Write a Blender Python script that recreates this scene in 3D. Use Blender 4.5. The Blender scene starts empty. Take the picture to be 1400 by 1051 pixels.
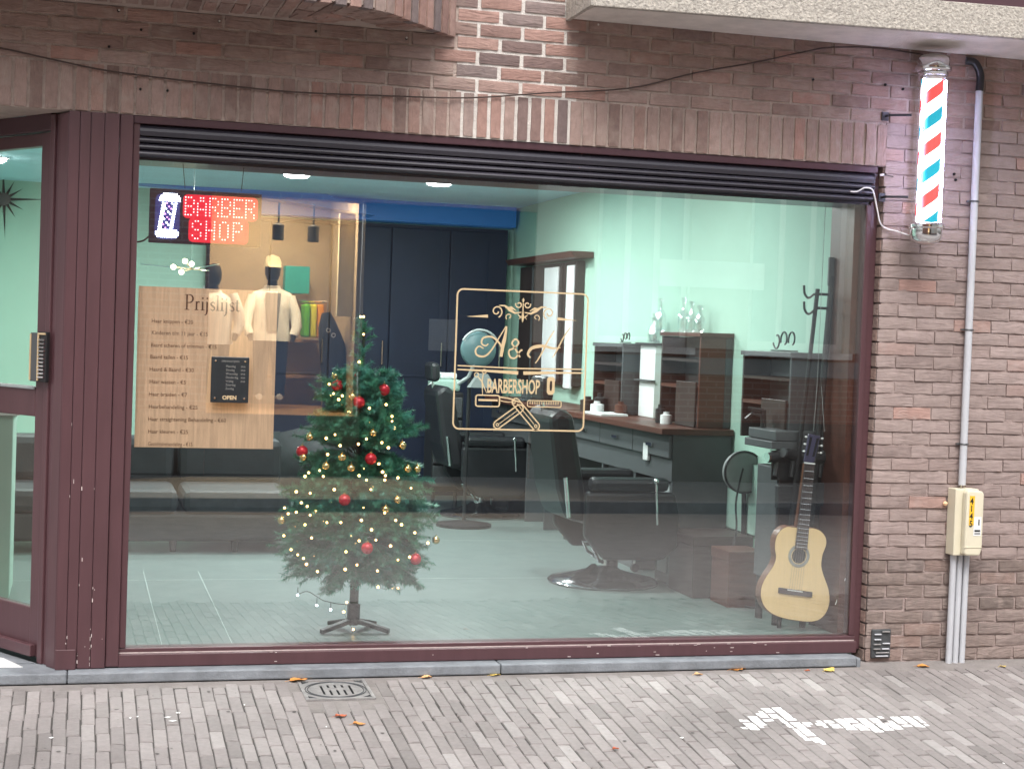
import bpy, bmesh, math, random
import numpy as np
from mathutils import Vector, Matrix, noise as mnoise
random.seed(11)
PI = math.pi
sc = bpy.context.scene
COL = sc.collection

# ------------------------------------------------------------------ camera
CY, CP, CR, CF, CD, CH = 0.2661363, -0.0303060, 0.0355383, 2176.944, 6.814725, 1.456282
_f = Vector((math.sin(CY)*math.cos(CP), math.cos(CY)*math.cos(CP), math.sin(CP)))
_r = Vector((math.cos(CY), -math.sin(CY), 0)); _u = _r.cross(_f)
RX = math.cos(CR)*_r + math.sin(CR)*_u
UX = -math.sin(CR)*_r + math.cos(CR)*_u
CAMP = Vector((0, -CD, CH))
cd = bpy.data.cameras.new('camera'); cam = bpy.data.objects.new('camera', cd); COL.objects.link(cam)
M = Matrix((RX, UX, -_f)).transposed().to_4x4(); M.translation = CAMP
cam.matrix_world = M
cd.sensor_width = 36; cd.lens = CF/1400*36; cd.clip_end = 400; cd.clip_start = .05
sc.camera = cam

def ray(px, py):
    return RX*((px-700)/CF) + UX*(-(py-525.5)/CF) + _f
def at(px, py, Y=0.0):
    w = ray(px, py); return CAMP + w*((Y+CD)/w.y)
def atz(px, py, Z):
    w = ray(px, py); return CAMP + w*((Z-CH)/w.z)
def atx(px, py, X):
    w = ray(px, py); return CAMP + w*(X/w.x)

# ------------------------------------------------------------------ light
world = bpy.data.worlds.new('World'); sc.world = world; world.use_nodes = True
nt = world.node_tree; nt.nodes.clear()
sky = nt.nodes.new('ShaderNodeTexSky'); sky.sky_type = 'NISHITA'; sky.sun_disc = False
SUN_EL, SUN_AZ = math.radians(57), math.radians(192)
sky.sun_elevation = SUN_EL; sky.sun_rotation = SUN_AZ
sky.air_density = 1.0; sky.dust_density = 4.0; sky.ozone_density = 1.0
hs = nt.nodes.new('ShaderNodeHueSaturation'); hs.inputs['Saturation'].default_value = .25
bg = nt.nodes.new('ShaderNodeBackground'); bg.inputs[1].default_value = .14
wo = nt.nodes.new('ShaderNodeOutputWorld')
nt.links.new(sky.outputs[0], hs.inputs['Color']); nt.links.new(hs.outputs[0], bg.inputs[0]); nt.links.new(bg.outputs[0], wo.inputs[0])
sl = bpy.data.lights.new('sun', 'SUN'); sl.energy = 1.0; sl.angle = math.radians(30); sl.color = (1, .97, .93)
so = bpy.data.objects.new('sun', sl); COL.objects.link(so)
sd = Vector((math.sin(SUN_AZ)*math.cos(SUN_EL), math.cos(SUN_AZ)*math.cos(SUN_EL), math.sin(SUN_EL)))
so.rotation_euler = (-sd).to_track_quat('-Z', 'Y').to_euler()
sc.view_settings.view_transform = 'Standard'; sc.view_settings.look = 'None'
sc.view_settings.gamma = 1; sc.view_settings.use_curve_mapping = False
sc.view_settings.exposure = 1.08
sc.cycles.max_bounces = 7; sc.cycles.diffuse_bounces = 3; sc.cycles.glossy_bounces = 4
sc.cycles.transparent_max_bounces = 12; sc.cycles.caustics_reflective = False; sc.cycles.caustics_refractive = False
sc.cycles.sample_clamp_indirect = 4.0
INT_E = 19.0     # watts per ceiling downlight

# ------------------------------------------------------------------ materials
def mat(name, col, rough=.6, metal=0, var=.12, scale=8, bump=.0, bscale=40, spec=.4, rand=0.0, stretch=None, coat=0, detail=5):
    m = bpy.data.materials.new(name); m.use_nodes = True
    t = m.node_tree; N = t.nodes; L = t.links; b = N['Principled BSDF']
    b.inputs['Roughness'].default_value = rough; b.inputs['Metallic'].default_value = metal
    b.inputs['Specular IOR Level'].default_value = spec
    if coat: b.inputs['Coat Weight'].default_value = coat; b.inputs['Coat Roughness'].default_value = .1
    tc = N.new('ShaderNodeTexCoord'); mp = N.new('ShaderNodeMapping'); L.new(tc.outputs['Object'], mp.inputs[0])
    if stretch: mp.inputs['Scale'].default_value = stretch
    nz = N.new('ShaderNodeTexNoise'); nz.inputs['Scale'].default_value = scale; nz.inputs['Detail'].default_value = detail
    nz.inputs['Roughness'].default_value = .62
    L.new(mp.outputs[0], nz.inputs['Vector'])
    mr = N.new('ShaderNodeMapRange'); mr.inputs['From Min'].default_value = .25; mr.inputs['From Max'].default_value = .75
    mr.inputs['To Min'].default_value = 1-var; mr.inputs['To Max'].default_value = 1+var
    L.new(nz.outputs['Fac'], mr.inputs['Value'])
    val = mr.outputs[0]
    if rand:
        oi = N.new('ShaderNodeObjectInfo'); r2 = N.new('ShaderNodeMapRange')
        r2.inputs['To Min'].default_value = 1-rand; r2.inputs['To Max'].default_value = 1+rand
        L.new(oi.outputs['Random'], r2.inputs['Value'])
        mm = N.new('ShaderNodeMath'); mm.operation = 'MULTIPLY'; L.new(val, mm.inputs[0]); L.new(r2.outputs[0], mm.inputs[1]); val = mm.outputs[0]
    mx = N.new('ShaderNodeVectorMath'); mx.operation = 'SCALE'; mx.inputs[0].default_value = col
    L.new(val, mx.inputs['Scale']); L.new(mx.outputs[0], b.inputs['Base Color'])
    if bump:
        n2 = N.new('ShaderNodeTexNoise'); n2.inputs['Scale'].default_value = bscale; n2.inputs['Detail'].default_value = 6
        L.new(mp.outputs[0], n2.inputs['Vector'])
        bp = N.new('ShaderNodeBump'); bp.inputs['Strength'].default_value = bump; bp.inputs['Distance'].default_value = .01
        L.new(n2.outputs['Fac'], bp.inputs['Height']); L.new(bp.outputs[0], b.inputs['Normal'])
    m['links'] = 0
    return m

def ramp_mat(name, stops, rough=.85, tex='rand', nscale=30, nvar=.22, bump=.6, bscale=(9, 40, 40), light=None, smear=None):
    """brick like material: a colour per object (or per noise cell) and grain on top"""
    m = bpy.data.materials.new(name); m.use_nodes = True
    t = m.node_tree; N = t.nodes; L = t.links; b = N['Principled BSDF']
    b.inputs['Roughness'].default_value = rough; b.inputs['Specular IOR Level'].default_value = .25
    cr = N.new('ShaderNodeValToRGB'); cr.color_ramp.interpolation = 'LINEAR'
    els = cr.color_ramp.elements
    els[0].position = stops[0][0]; els[0].color = (*stops[0][1], 1)
    els[1].position = stops[-1][0]; els[1].color = (*stops[-1][1], 1)
    for p_, c_ in stops[1:-1]:
        e = els.new(p_); e.color = (*c_, 1)
    tc = N.new('ShaderNodeTexCoord'); geo = N.new('ShaderNodeNewGeometry')
    if tex == 'rand':
        oi = N.new('ShaderNodeObjectInfo'); L.new(oi.outputs['Random'], cr.inputs[0])
        ad = N.new('ShaderNodeVectorMath'); ad.operation = 'ADD'; L.new(tc.outputs['Object'], ad.inputs[0])
        sc2 = N.new('ShaderNodeVectorMath'); sc2.operation = 'SCALE'; sc2.inputs[0].default_value = (31, 17, 53)
        L.new(oi.outputs['Random'], sc2.inputs['Scale']); L.new(sc2.outputs[0], ad.inputs[1]); vec = ad.outputs[0]
    else:
        L.new(geo.outputs['Random Per Island'], cr.inputs[0]); vec = tc.outputs['Object']
    nz = N.new('ShaderNodeTexNoise'); nz.inputs['Scale'].default_value = nscale; nz.inputs['Detail'].default_value = 7; nz.inputs['Roughness'].default_value = .7
    L.new(vec, nz.inputs['Vector'])
    mr = N.new('ShaderNodeMapRange'); mr.inputs['From Min'].default_value = .25; mr.inputs['From Max'].default_value = .75
    mr.inputs['To Min'].default_value = 1-nvar; mr.inputs['To Max'].default_value = 1+nvar; L.new(nz.outputs['Fac'], mr.inputs['Value'])
    # large soft weathering over the whole wall
    wz = N.new('ShaderNodeTexNoise'); wz.inputs['Scale'].default_value = 1.3; wz.inputs['Detail'].default_value = 4
    L.new(geo.outputs['Position'], wz.inputs['Vector'])
    wr = N.new('ShaderNodeMapRange'); wr.inputs['From Min'].default_value = .3; wr.inputs['From Max'].default_value = .7
    wr.inputs['To Min'].default_value = .82; wr.inputs['To Max'].default_value = 1.15; L.new(wz.outputs['Fac'], wr.inputs['Value'])
    mm = N.new('ShaderNodeMath'); mm.operation = 'MULTIPLY'; L.new(mr.outputs[0], mm.inputs[0]); L.new(wr.outputs[0], mm.inputs[1])
    mx = N.new('ShaderNodeVectorMath'); mx.operation = 'SCALE'; L.new(cr.outputs[0], mx.inputs[0]); L.new(mm.outputs[0], mx.inputs['Scale'])
    out = mx.outputs[0]
    if smear:      # mortar smeared over the brick face
        sz = N.new('ShaderNodeTexNoise'); sz.inputs['Scale'].default_value = 14; sz.inputs['Detail'].default_value = 6; L.new(vec, sz.inputs['Vector'])
        sr = N.new('ShaderNodeMapRange'); sr.inputs['From Min'].default_value = .52; sr.inputs['From Max'].default_value = .72
        sr.inputs['To Min'].default_value = 0; sr.inputs['To Max'].default_value = .6; L.new(sz.outputs['Fac'], sr.inputs['Value'])
        mc = N.new('ShaderNodeMix'); mc.data_type = 'RGBA'; L.new(sr.outputs[0], mc.inputs[0]); L.new(out, mc.inputs[6]); mc.inputs[7].default_value = (*smear, 1)
        out = mc.outputs[2]
    L.new(out, b.inputs['Base Color'])
    mp = N.new('ShaderNodeMapping'); mp.inputs['Scale'].default_value = bscale; L.new(vec, mp.inputs[0])
    n2 = N.new('ShaderNodeTexNoise'); n2.inputs['Scale'].default_value = 1; n2.inputs['Detail'].default_value = 6; n2.inputs['Distortion'].default_value = 1.6
    L.new(mp.outputs[0], n2.inputs['Vector'])
    bp = N.new('ShaderNodeBump'); bp.inputs['Strength'].default_value = bump; bp.inputs['Distance'].default_value = .012
    L.new(n2.outputs['Fac'], bp.inputs['Height']); L.new(bp.outputs[0], b.inputs['Normal'])
    return m

def emit(name, col, s, face=None):
    m = bpy.data.materials.new(name); m.use_nodes = True
    b = m.node_tree.nodes['Principled BSDF']; b.inputs['Base Color'].default_value = (*(face or col), 1)
    b.inputs['Emission Color'].default_value = (*col, 1); b.inputs['Emission Strength'].default_value = s
    b.inputs['Roughness'].default_value = .4
    return m

def glass(name, refl, tint=(1, 1, 1), rough=0.0, wavy=0):
    m = bpy.data.materials.new(name); m.use_nodes = True; t = m.node_tree; N = t.nodes; L = t.links; N.clear()
    tr = N.new('ShaderNodeBsdfTransparent'); tr.inputs[0].default_value = (*tint, 1)
    gl = N.new('ShaderNodeBsdfGlossy'); gl.inputs['Roughness'].default_value = rough; gl.inputs[0].default_value = (.97, .98, 1, 1)
    gm = N.new('ShaderNodeNewGeometry'); dt = N.new('ShaderNodeVectorMath'); dt.operation = 'DOT_PRODUCT'
    L.new(gm.outputs['Incoming'], dt.inputs[0]); L.new(gm.outputs['True Normal'], dt.inputs[1])
    def q_(op, a, b=0.0):
        n_ = N.new('ShaderNodeMath'); n_.operation = op
        if isinstance(a, float): n_.inputs[0].default_value = a
        else: L.new(a, n_.inputs[0])
        if isinstance(b, float): n_.inputs[1].default_value = b
        else: L.new(b, n_.inputs[1])
        return n_.outputs[0]
    p5 = q_('POWER', q_('SUBTRACT', 1.0, q_('ABSOLUTE', dt.outputs['Value'])), 5.0)
    ma = N.new('ShaderNodeMath'); ma.operation = 'MULTIPLY_ADD'; ma.use_clamp = True; ma.inputs[1].default_value = 1-refl; ma.inputs[2].default_value = refl; L.new(p5, ma.inputs[0])
    mx = N.new('ShaderNodeMixShader'); o = N.new('ShaderNodeOutputMaterial')
    L.new(ma.outputs[0], mx.inputs[0]); L.new(tr.outputs[0], mx.inputs[1]); L.new(gl.outputs[0], mx.inputs[2]); L.new(mx.outputs[0], o.inputs[0])
    if wavy:
        tc = N.new('ShaderNodeTexCoord'); mp = N.new('ShaderNodeMapping'); mp.inputs['Scale'].default_value = (.9, 1, 2.2)
        nz = N.new('ShaderNodeTexNoise'); nz.inputs['Scale'].default_value = 1.2; nz.inputs['Detail'].default_value = 1
        L.new(tc.outputs['Object'], mp.inputs[0]); L.new(mp.outputs[0], nz.inputs['Vector'])
        bp = N.new('ShaderNodeBump'); bp.inputs['Strength'].default_value = wavy; bp.inputs['Distance'].default_value = .01
        L.new(nz.outputs['Fac'], bp.inputs['Height']); L.new(bp.outputs[0], gl.inputs['Normal'])
    return m

BR = [(0, (.21, .15, .13)), (.15, (.27, .195, .17)), (.35, (.31, .23, .20)), (.6, (.33, .25, .22)), (.80, (.295, .205, .175)), (.92, (.335, .225, .19)), (.965, (.34, .21, .175)), (1, (.18, .145, .135))]
BRP = [(0, (.25, .192, .178)), (.15, (.295, .23, .212)), (.45, (.325, .255, .236)), (.7, (.335, .262, .245)), (.88, (.30, .228, .21)), (.94, (.375, .25, .218)), (1, (.385, .24, .205))]
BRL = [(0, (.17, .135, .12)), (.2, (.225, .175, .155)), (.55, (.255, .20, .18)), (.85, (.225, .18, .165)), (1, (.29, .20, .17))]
m_brick = ramp_mat('brick_upper', [(p_, (c_[0]*.98, c_[1]*.93, c_[2]*.93)) for p_, c_ in BR], smear=(.36, .29, .25))
m_brickr = ramp_mat('brick_right', BRP, bump=.5, bscale=(7, 34, 34), smear=(.37, .295, .27), nvar=.15)
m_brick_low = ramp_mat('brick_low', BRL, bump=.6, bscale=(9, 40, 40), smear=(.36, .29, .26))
m_brick_red = ramp_mat('brick_pier', [(0, (.16, .12, .115)), (.25, (.31, .19, .16)), (.6, (.37, .235, .20)), (.85, (.33, .245, .215)), (1, (.17, .14, .14))])
m_brick_isl = ramp_mat('brick_joined', BR, tex='isl')
m_mortar = mat('mortar_brown', (.40, .32, .28), .95, var=.2, scale=14, bump=.5, bscale=120)
m_mortar_w = mat('mortar_lit_white', (.62, .58, .54), .95, var=.12, scale=20, bump=.5, bscale=120)
m_mortar_r = mat('mortar_pink', (.345, .27, .25), .95, var=.18, scale=9, bump=.5, bscale=120)
PV = [(0, (.20, .182, .176)), (.15, (.235, .213, .207)), (.5, (.262, .237, .231)), (.8, (.28, .254, .247)), (.95, (.30, .275, .268)), (1, (.35, .327, .318))]
m_paver = ramp_mat('paver', PV, rough=.8, nscale=40, nvar=.13, bump=.25, bscale=(60, 60, 60))
m_paver_i = ramp_mat('paver_joined', PV, rough=.8, tex='isl', nscale=40, nvar=.13, bump=.25, bscale=(60, 60, 60))
m_sand = mat('joint_sand', (.065, .06, .056), .95, var=.3, scale=25, bump=.6, bscale=90)
m_silt = mat('grey_silt', (.22, .20, .19), .95, var=.2, scale=9, bump=.6, bscale=60)
m_stone = mat('bluestone', (.20, .215, .235), .6, var=.32, scale=9, bump=.3, bscale=70)
m_maroon = mat('maroon_paint', (.086, .040, .046), .38, var=.13, scale=3, bump=.03, bscale=20, stretch=(6, 6, 1), spec=.5)
m_maroond = mat('maroon_dark', (.060, .024, .032), .4, var=.12, scale=4, spec=.5)
m_slat = mat('shutter_slat', (.036, .033, .045), .35, var=.15, scale=6, spec=.5)
m_chip = mat('bare_wood_chip', (.55, .47, .45), .8, var=.2, scale=30)
m_concrete = mat('balcony_concrete', (.66, .61, .56), .9, var=.16, scale=9, bump=.4, bscale=70)
m_pebble = mat('pebbledash', (.42, .385, .34), .95, var=.4, scale=60, bump=1.0, bscale=90)
m_glass = glass('window_glass', .135, (.97, .99, .98), 0.004, wavy=.03)
m_dglass = glass('door_glass', .07, (.93, .97, .94))
m_clear = glass('clear_tube', .05)
m_chrome = mat('chrome', (.75, .75, .76), .12, 1, var=.03)
m_blackm = mat('black_metal', (.02, .02, .022), .4, var=.1)
m_conduit = mat('grey_conduit', (.50, .51, .54), .45, var=.08, scale=5)
m_cream = mat('cream_plastic', (.66, .61, .47), .45, var=.06, scale=10)
m_yellow = mat('yellow_sticker', (.80, .48, .03), .5, var=.04)
m_white = mat('white_plastic', (.75, .76, .76), .4, var=.04)
m_iron = mat('cast_iron', (.10, .105, .11), .5, .5, var=.25, scale=25, bump=.3)
m_irong = mat('worn_iron', (.33, .32, .315), .5, .4, var=.3, scale=30, bump=.3)
m_gap = mat('dark_void', (.006, .006, .007), .9)
m_mint = mat('mint_wall', (.40, .60, .50), .8, var=.03, scale=2)
m_mintd = mat('mint_panel', (.36, .52, .45), .6, var=.04, scale=3)
m_ceil = mat('ceiling_blue', (.60, .86, 1.0), .8, var=.03, scale=2)
m_blue = emit('blue_beam_glow', (.02, .16, .45), .13, (.02, .10, .32))
m_navy = mat('navy_panel', (.006, .012, .036), .55, var=.2, scale=3)
m_floor = mat('floor_tile', (.125, .165, .157), .35, var=.07, scale=3, bump=.02)
m_grout = mat('floor_grout', (.52, .60, .58), .7)
m_leather = mat('dark_leather', (.018, .019, .022), .38, var=.2, scale=12, bump=.1, bscale=120, spec=.5)
m_sofa = mat('charcoal_sofa', (.022, .026, .030), .6, var=.2, scale=9, bump=.15, bscale=80)
m_oak = mat('light_wood_print', (.74, .47, .31), .6, var=.2, scale=4, stretch=(22, 1, 1.3))
m_brown = mat('brown_wood', (.09, .032, .022), .4, var=.25, scale=6, stretch=(1, 1, 8), bump=.05)
m_choco = mat('chocolate_panel', (.035, .022, .020), .45, var=.15, scale=5)
m_reflstrip = mat('white_reflection_tone', (.86, .86, .88), .3, var=.04)
m_ppl = mat('porch_render', (.28, .22, .19), .9)
m_ink = mat('brown_ink', (.10, .035, .015), .6)
m_ink2 = mat('soft_brown_ink', (.22, .115, .065), .6)
m_gold = mat('gold_vinyl', (.58, .44, .26), .45, 0, var=.05)
m_greyp = mat('grey_cabinet', (.075, .08, .085), .5, var=.12, scale=4)
m_greyl = mat('light_grey_panel', (.30, .33, .33), .5, var=.08, scale=4)
m_mirror = mat('mirror', (.85, .87, .88), .03, 1, var=.01)
m_guitar = mat('spruce_top', (.80, .58, .30), .35, var=.06, scale=5, stretch=(24, 1, 1), coat=.3)
m_gside = mat('guitar_side', (.14, .055, .03), .35, var=.15)
m_fret = mat('fretboard', (.06, .045, .045), .5, var=.2)
m_head = mat('headstock', (.05, .045, .09), .4, var=.1)
m_needle = mat('fir_needle', (.05, .225, .14), .5, var=.45, scale=16)
m_needle2 = mat('fir_needle_teal', (.06, .27, .21), .5, var=.4, scale=16)
m_trunk = mat('tree_stem', (.03, .045, .03), .8, var=.3, scale=20)
m_red = mat('red_bauble', (.55, .012, .03), .22, .3, var=.05, spec=.6)
m_goldb = mat('gold_bauble', (.80, .60, .28), .16, 1, var=.05)
m_cable = mat('brown_cable', (.055, .035, .03), .7)
m_cablew = mat('white_cable', (.72, .70, .68), .5)
m_led = emit('led_white', (.78, .86, 1), 8)
m_ledr = emit('led_red', (1, .45, .45), 2.6)
m_redhalo = emit('red_led_halo', (.85, .008, .035), .55, (.2, .01, .02))
m_bluehalo = emit('blue_led_halo', (.2, .25, 1), .06, (.02, .02, .1))
m_signb = mat('sign_black', (.012, .014, .03), .3, var=.1)
m_bulb = emit('warm_bulb', (1, .55, .18), 6.0)
m_lamp = emit('downlight', (1, .98, .95), 20)
m_glow = emit('warm_pendant', (1, .85, .55), 10)
LEAVES = [mat('leaf_a', (.62, .27, .07), .7, var=.3, scale=40), mat('leaf_b', (.50, .13, .06), .7, var=.3, scale=40),
          mat('leaf_c', (.68, .50, .14), .7, var=.3, scale=40), mat('leaf_d', (.72, .42, .20), .7, var=.2, scale=40)]
m_paint = mat('road_paint', (.78, .77, .76), .7, var=.12, scale=40)
m_asphalt = mat('asphalt', (.33, .31, .30), .9, var=.2, scale=6, bump=.3, bscale=80)
m_text = mat('black_text', (.02, .02, .02), .6)

# ------------------------------------------------------------------ mesh helpers
class MB:
    def __init__(s): s.v = []; s.f = []; s.mi = []
    def add(s, vs, fs, mi=0):
        o = len(s.v); s.v += [tuple(v) for v in vs]; s.f += [tuple(i+o for i in f) for f in fs]; s.mi += [mi]*len(fs); return s
    def box(s, a, b, mi=0, fn=None):
        (x0, y0, z0), (x1, y1, z1) = a, b
        vs = [(x0, y0, z0), (x1, y0, z0), (x1, y1, z0), (x0, y1, z0), (x0, y0, z1), (x1, y0, z1), (x1, y1, z1), (x0, y1, z1)]
        if fn: vs = [fn(*v) for v in vs]
        return s.add(vs, [(0, 3, 2, 1), (4, 5, 6, 7), (0, 1, 5, 4), (1, 2, 6, 5), (2, 3, 7, 6), (3, 0, 4, 7)], mi)
    def tube(s, pts, r, n=8, mi=0, cap=True):
        pts = [Vector(p) for p in pts]; rs = r if isinstance(r, (list, tuple)) else [r]*len(pts)
        o = len(s.v); prev = None
        for i, p in enumerate(pts):
            d = (pts[min(i+1, len(pts)-1)]-pts[max(i-1, 0)]).normalized()
            if prev is None:
                a = d.orthogonal().normalized()
            else:
                a = (prev - d*prev.dot(d)).normalized()
            prev = a; b = d.cross(a)
            for k in range(n):
                t = 2*PI*k/n; s.v.append(tuple(p + (a*math.cos(t)+b*math.sin(t))*rs[i]))
        for i in range(len(pts)-1):
            for k in range(n):
                k2 = (k+1) % n; s.f.append((o+i*n+k, o+i*n+k2, o+(i+1)*n+k2, o+(i+1)*n+k)); s.mi.append(mi)
        if cap:
            s.f.append(tuple(o+k for k in range(n))[::-1]); s.mi.append(mi)
            e = o+(len(pts)-1)*n; s.f.append(tuple(e+k for k in range(n))); s.mi.append(mi)
        return s
    def lathe(s, prof, c=(0, 0, 0), n=24, mi=0, ax='z'):
        o = len(s.v); c = Vector(c)
        for (r, h) in prof:
            for k in range(n):
                t = 2*PI*k/n; x, y = r*math.cos(t), r*math.sin(t)
                v = {'z': (x, y, h), 'y': (x, h, y), 'x': (h, x, y)}[ax]; s.v.append(tuple(c+Vector(v)))
        for i in range(len(prof)-1):
            for k in range(n):
                k2 = (k+1) % n; s.f.append((o+i*n+k, o+i*n+k2, o+(i+1)*n+k2, o+(i+1)*n+k)); s.mi.append(mi)
        return s
    def ball(s, c, r, n=8, mi=0, sz=1):
        m = max(3, n//2); prof = [(max(1e-5, r*math.sin(PI*i/m)), -r*sz*math.cos(PI*i/m)) for i in range(m+1)]
        return s.lathe(prof, c, n, mi)
    def prism(s, poly, y0, y1, mi=0, fn=None):
        """poly: list of (x,z) extruded from y0 (front) to y1"""
        n = len(poly); vs = [(x, y0, z) for x, z in poly]+[(x, y1, z) for x, z in poly]
        if fn: vs = [fn(*v) for v in vs]
        fs = [tuple(range(n)), tuple(range(2*n-1, n-1, -1))]+[(i, n+i, n+(i+1) % n, (i+1) % n) for i in range(n)]
        return s.add(vs, fs, mi)
    def ribbon(s, pts, w, y=0.0, t=.0012, mi=0):
        """flat stroke in the x-z plane, w = width or widths"""
        P = [Vector((p[0], p[1])) for p in pts]; n = len(P); ws = w if isinstance(w, (list, tuple)) else [w]*n
        L_, R_ = [], []
        for i in range(n):
            d = P[min(i+1, n-1)]-P[max(i-1, 0)]
            if d.length < 1e-9: d = Vector((1, 0))
            d.normalize(); nn = Vector((-d.y, d.x))*ws[i]/2
            L_.append(P[i]+nn); R_.append(P[i]-nn)
        o = len(s.v)
        for q in L_+R_: s.v.append((q.x, y, q.y))
        for i in range(n-1):
            s.f.append((o+i, o+i+1, o+n+i+1, o+n+i)); s.mi.append(mi)
        return s
    def build(s, name, mats, parent=None, smooth=False, bevel=0, kind=None, label=None):
        me = bpy.data.meshes.new(name); me.from_pydata(s.v, [], s.f)
        mats = mats if isinstance(mats, (list, tuple)) else [mats]
        for m in mats: me.materials.append(m)
        if len(mats) > 1: me.polygons.foreach_set('material_index', s.mi)
        if smooth: me.polygons.foreach_set('use_smooth', [True]*len(me.polygons))
        bm = bmesh.new(); bm.from_mesh(me); bmesh.ops.recalc_face_normals(bm, faces=bm.faces)
        if smooth:
            for e in bm.edges:
                if len(e.link_faces) == 2 and e.calc_face_angle(0) > .7: e.smooth = False
        bm.to_mesh(me); bm.free()
        o = bpy.data.objects.new(name, me); COL.objects.link(o)
        if parent: o.parent = parent
        if bevel:
            b = o.modifiers.new('bevel', 'BEVEL'); b.width = bevel; b.segments = 2; b.limit_method = 'ANGLE'
        if kind: o['kind'] = kind
        if label: o['label'] = label
        return o

def box(name, a, b, m, parent=None, bevel=0, **k): return MB().box(a, b).build(name, m, parent, bevel=bevel, **k)
def tag(o, label, cat, group=None):
    o['label'] = label; o['category'] = cat
    if group: o['group'] = group
    return o
def thing(name, label, cat, loc=(0, 0, 0), group=None):
    o = bpy.data.objects.new(name, None); o.empty_display_size = .1; COL.objects.link(o); o.location = loc
    return tag(o, label, cat, group)
def inst(name, me, loc, rot=(0, 0, 0), parent=None, scale=None):
    o = bpy.data.objects.new(name, me); COL.objects.link(o); o.location = loc; o.rotation_euler = rot
    if scale: o.scale = scale
    if parent: o.parent = parent
    return o
def arc(cx, cy, r, a0, a1, n=14, r1=None):
    r1 = r if r1 is None else r1
    return [(cx+(r+(r1-r)*i/n)*math.cos(math.radians(a0+(a1-a0)*i/n)), cy+(r+(r1-r)*i/n)*math.sin(math.radians(a0+(a1-a0)*i/n))) for i in range(n+1)]
def smoothpts(P, n=6):
    out = []; P = [Vector(p) for p in P]
    for i in range(len(P)-1):
        p0, p1, p2, p3 = P[max(i-1, 0)], P[i], P[i+1], P[min(i+2, len(P)-1)]
        for k in range(n):
            t = k/n; out.append(.5*((2*p1)+(p2-p0)*t+(2*p0-5*p1+4*p2-p3)*t*t+(3*p1-p0-3*p2+p3)*t**3))
    out.append(P[-1]); return out
def text(name, body, size, loc, m, parent=None, xs=1.0, bold=0.0, rot=(PI/2, 0, 0), align='LEFT'):
    cu = bpy.data.curves.new(name, 'FONT'); cu.body = body; cu.size = size; cu.offset = bold; cu.align_x = align; cu.resolution_u = 3
    ob = bpy.data.objects.new('tmp', cu); COL.objects.link(ob)
    dg = bpy.context.evaluated_depsgraph_get(); me = bpy.data.meshes.new_from_object(ob.evaluated_get(dg))
    bpy.data.objects.remove(ob); me.materials.clear(); me.materials.append(m)
    o = bpy.data.objects.new(name, me); COL.objects.link(o); o.location = loc; o.rotation_euler = rot; o.scale = (xs, 1, 1)
    if parent: o.parent = parent
    return o

# ------------------------------------------------------------------ bricks
def brick_mesh(L, H, D, seed, rough, m, nx=5, nz=2, bev=.004):
    """front face at y=0 towards -y; handmade uneven face"""
    rnd = random.Random(seed); mb = MB(); vs = []; fs = []
    def nzv(x, z): return mnoise.noise(Vector((x*22+seed*7.3, z*40, seed*3.1)))
    for j in range(nz+1):
        for i in range(nx+1):
            x = -L/2+L*i/nx; z = -H/2+H*j/nz
            e = 0
            if i in (0, nx): x += (bev*.3 if i == 0 else -bev*.3); e = .0025
            if j in (0, nz): z += nzv(x, z+5)*.0022; e = max(e, .0025)
            if i in (0, nx): x += nzv(x+3, z)*.002
            vs.append((x, e+nzv(x, z)*rough, z))
    W = nx+1
    for j in range(nz):
        for i in range(nx): fs.append((j*W+i, j*W+i+1, (j+1)*W+i+1, (j+1)*W+i))
    ring = [i for i in range(W)]+[j*W+nx for j in range(1, nz+1)]+[nz*W+i for i in range(nx-1, -1, -1)]+[j*W for j in range(nz-1, 0, -1)]
    o = len(vs)
    for i in ring: x, y, z = vs[i]; vs.append((x, D, z))
    n = len(ring)
    for k in range(n): fs.append((ring[k], o+k, o+(k+1) % n, ring[(k+1) % n]))
    mb.add(vs, fs)
    me = bpy.data.meshes.new('brick'); me.from_pydata(mb.v, [], mb.f); me.materials.append(m)
    me.polygons.foreach_set('use_smooth', [k < nx*nz for k in range(len(me.polygons))])
    bm = bmesh.new(); bm.from_mesh(me); bmesh.ops.recalc_face_normals(bm, faces=bm.faces)
    for e_ in bm.edges:
        if len(e_.link_faces) == 2 and (e_.link_faces[0].index < nx*nz) != (e_.link_faces[1].index < nx*nz): e_.smooth = False
    bm.to_mesh(me); bm.free()
    return me
DPT = .05
V_up = [brick_mesh(.188, .0495, DPT, i, .0035, m_brick) for i in range(7)]
V_uph = [brick_mesh(.09, .0495, DPT, i+20, .0035, m_brick, 3) for i in range(3)]
V_pier = [brick_mesh(.184, .0475, DPT, i+40, .004, m_brick_red) for i in range(5)]
V_rt = [brick_mesh(.1955, .0535, DPT, i+60, .0075, m_brickr, 6, 2) for i in range(9)]
V_rth = [brick_mesh(.0955, .0535, DPT, i+80, .007, m_brickr, 3, 2) for i in range(4)]
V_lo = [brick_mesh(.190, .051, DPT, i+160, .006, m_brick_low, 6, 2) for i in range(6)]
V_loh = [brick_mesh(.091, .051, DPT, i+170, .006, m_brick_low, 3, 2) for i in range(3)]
V_sol = [brick_mesh(.192, .0485, DPT, i+100, .003, m_brick) for i in range(6)]
V_solp = [brick_mesh(.190, .044, DPT, i+110, .004, m_brick_red) for i in range(4)]
def jit(a): return random.uniform(-a, a)

LZ = 2.317          # underside of the brick lintel
upper = thing('brick_wall', 'brown brick wall above the shop window with a soldier course over the shutter', 'brick wall')
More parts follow.
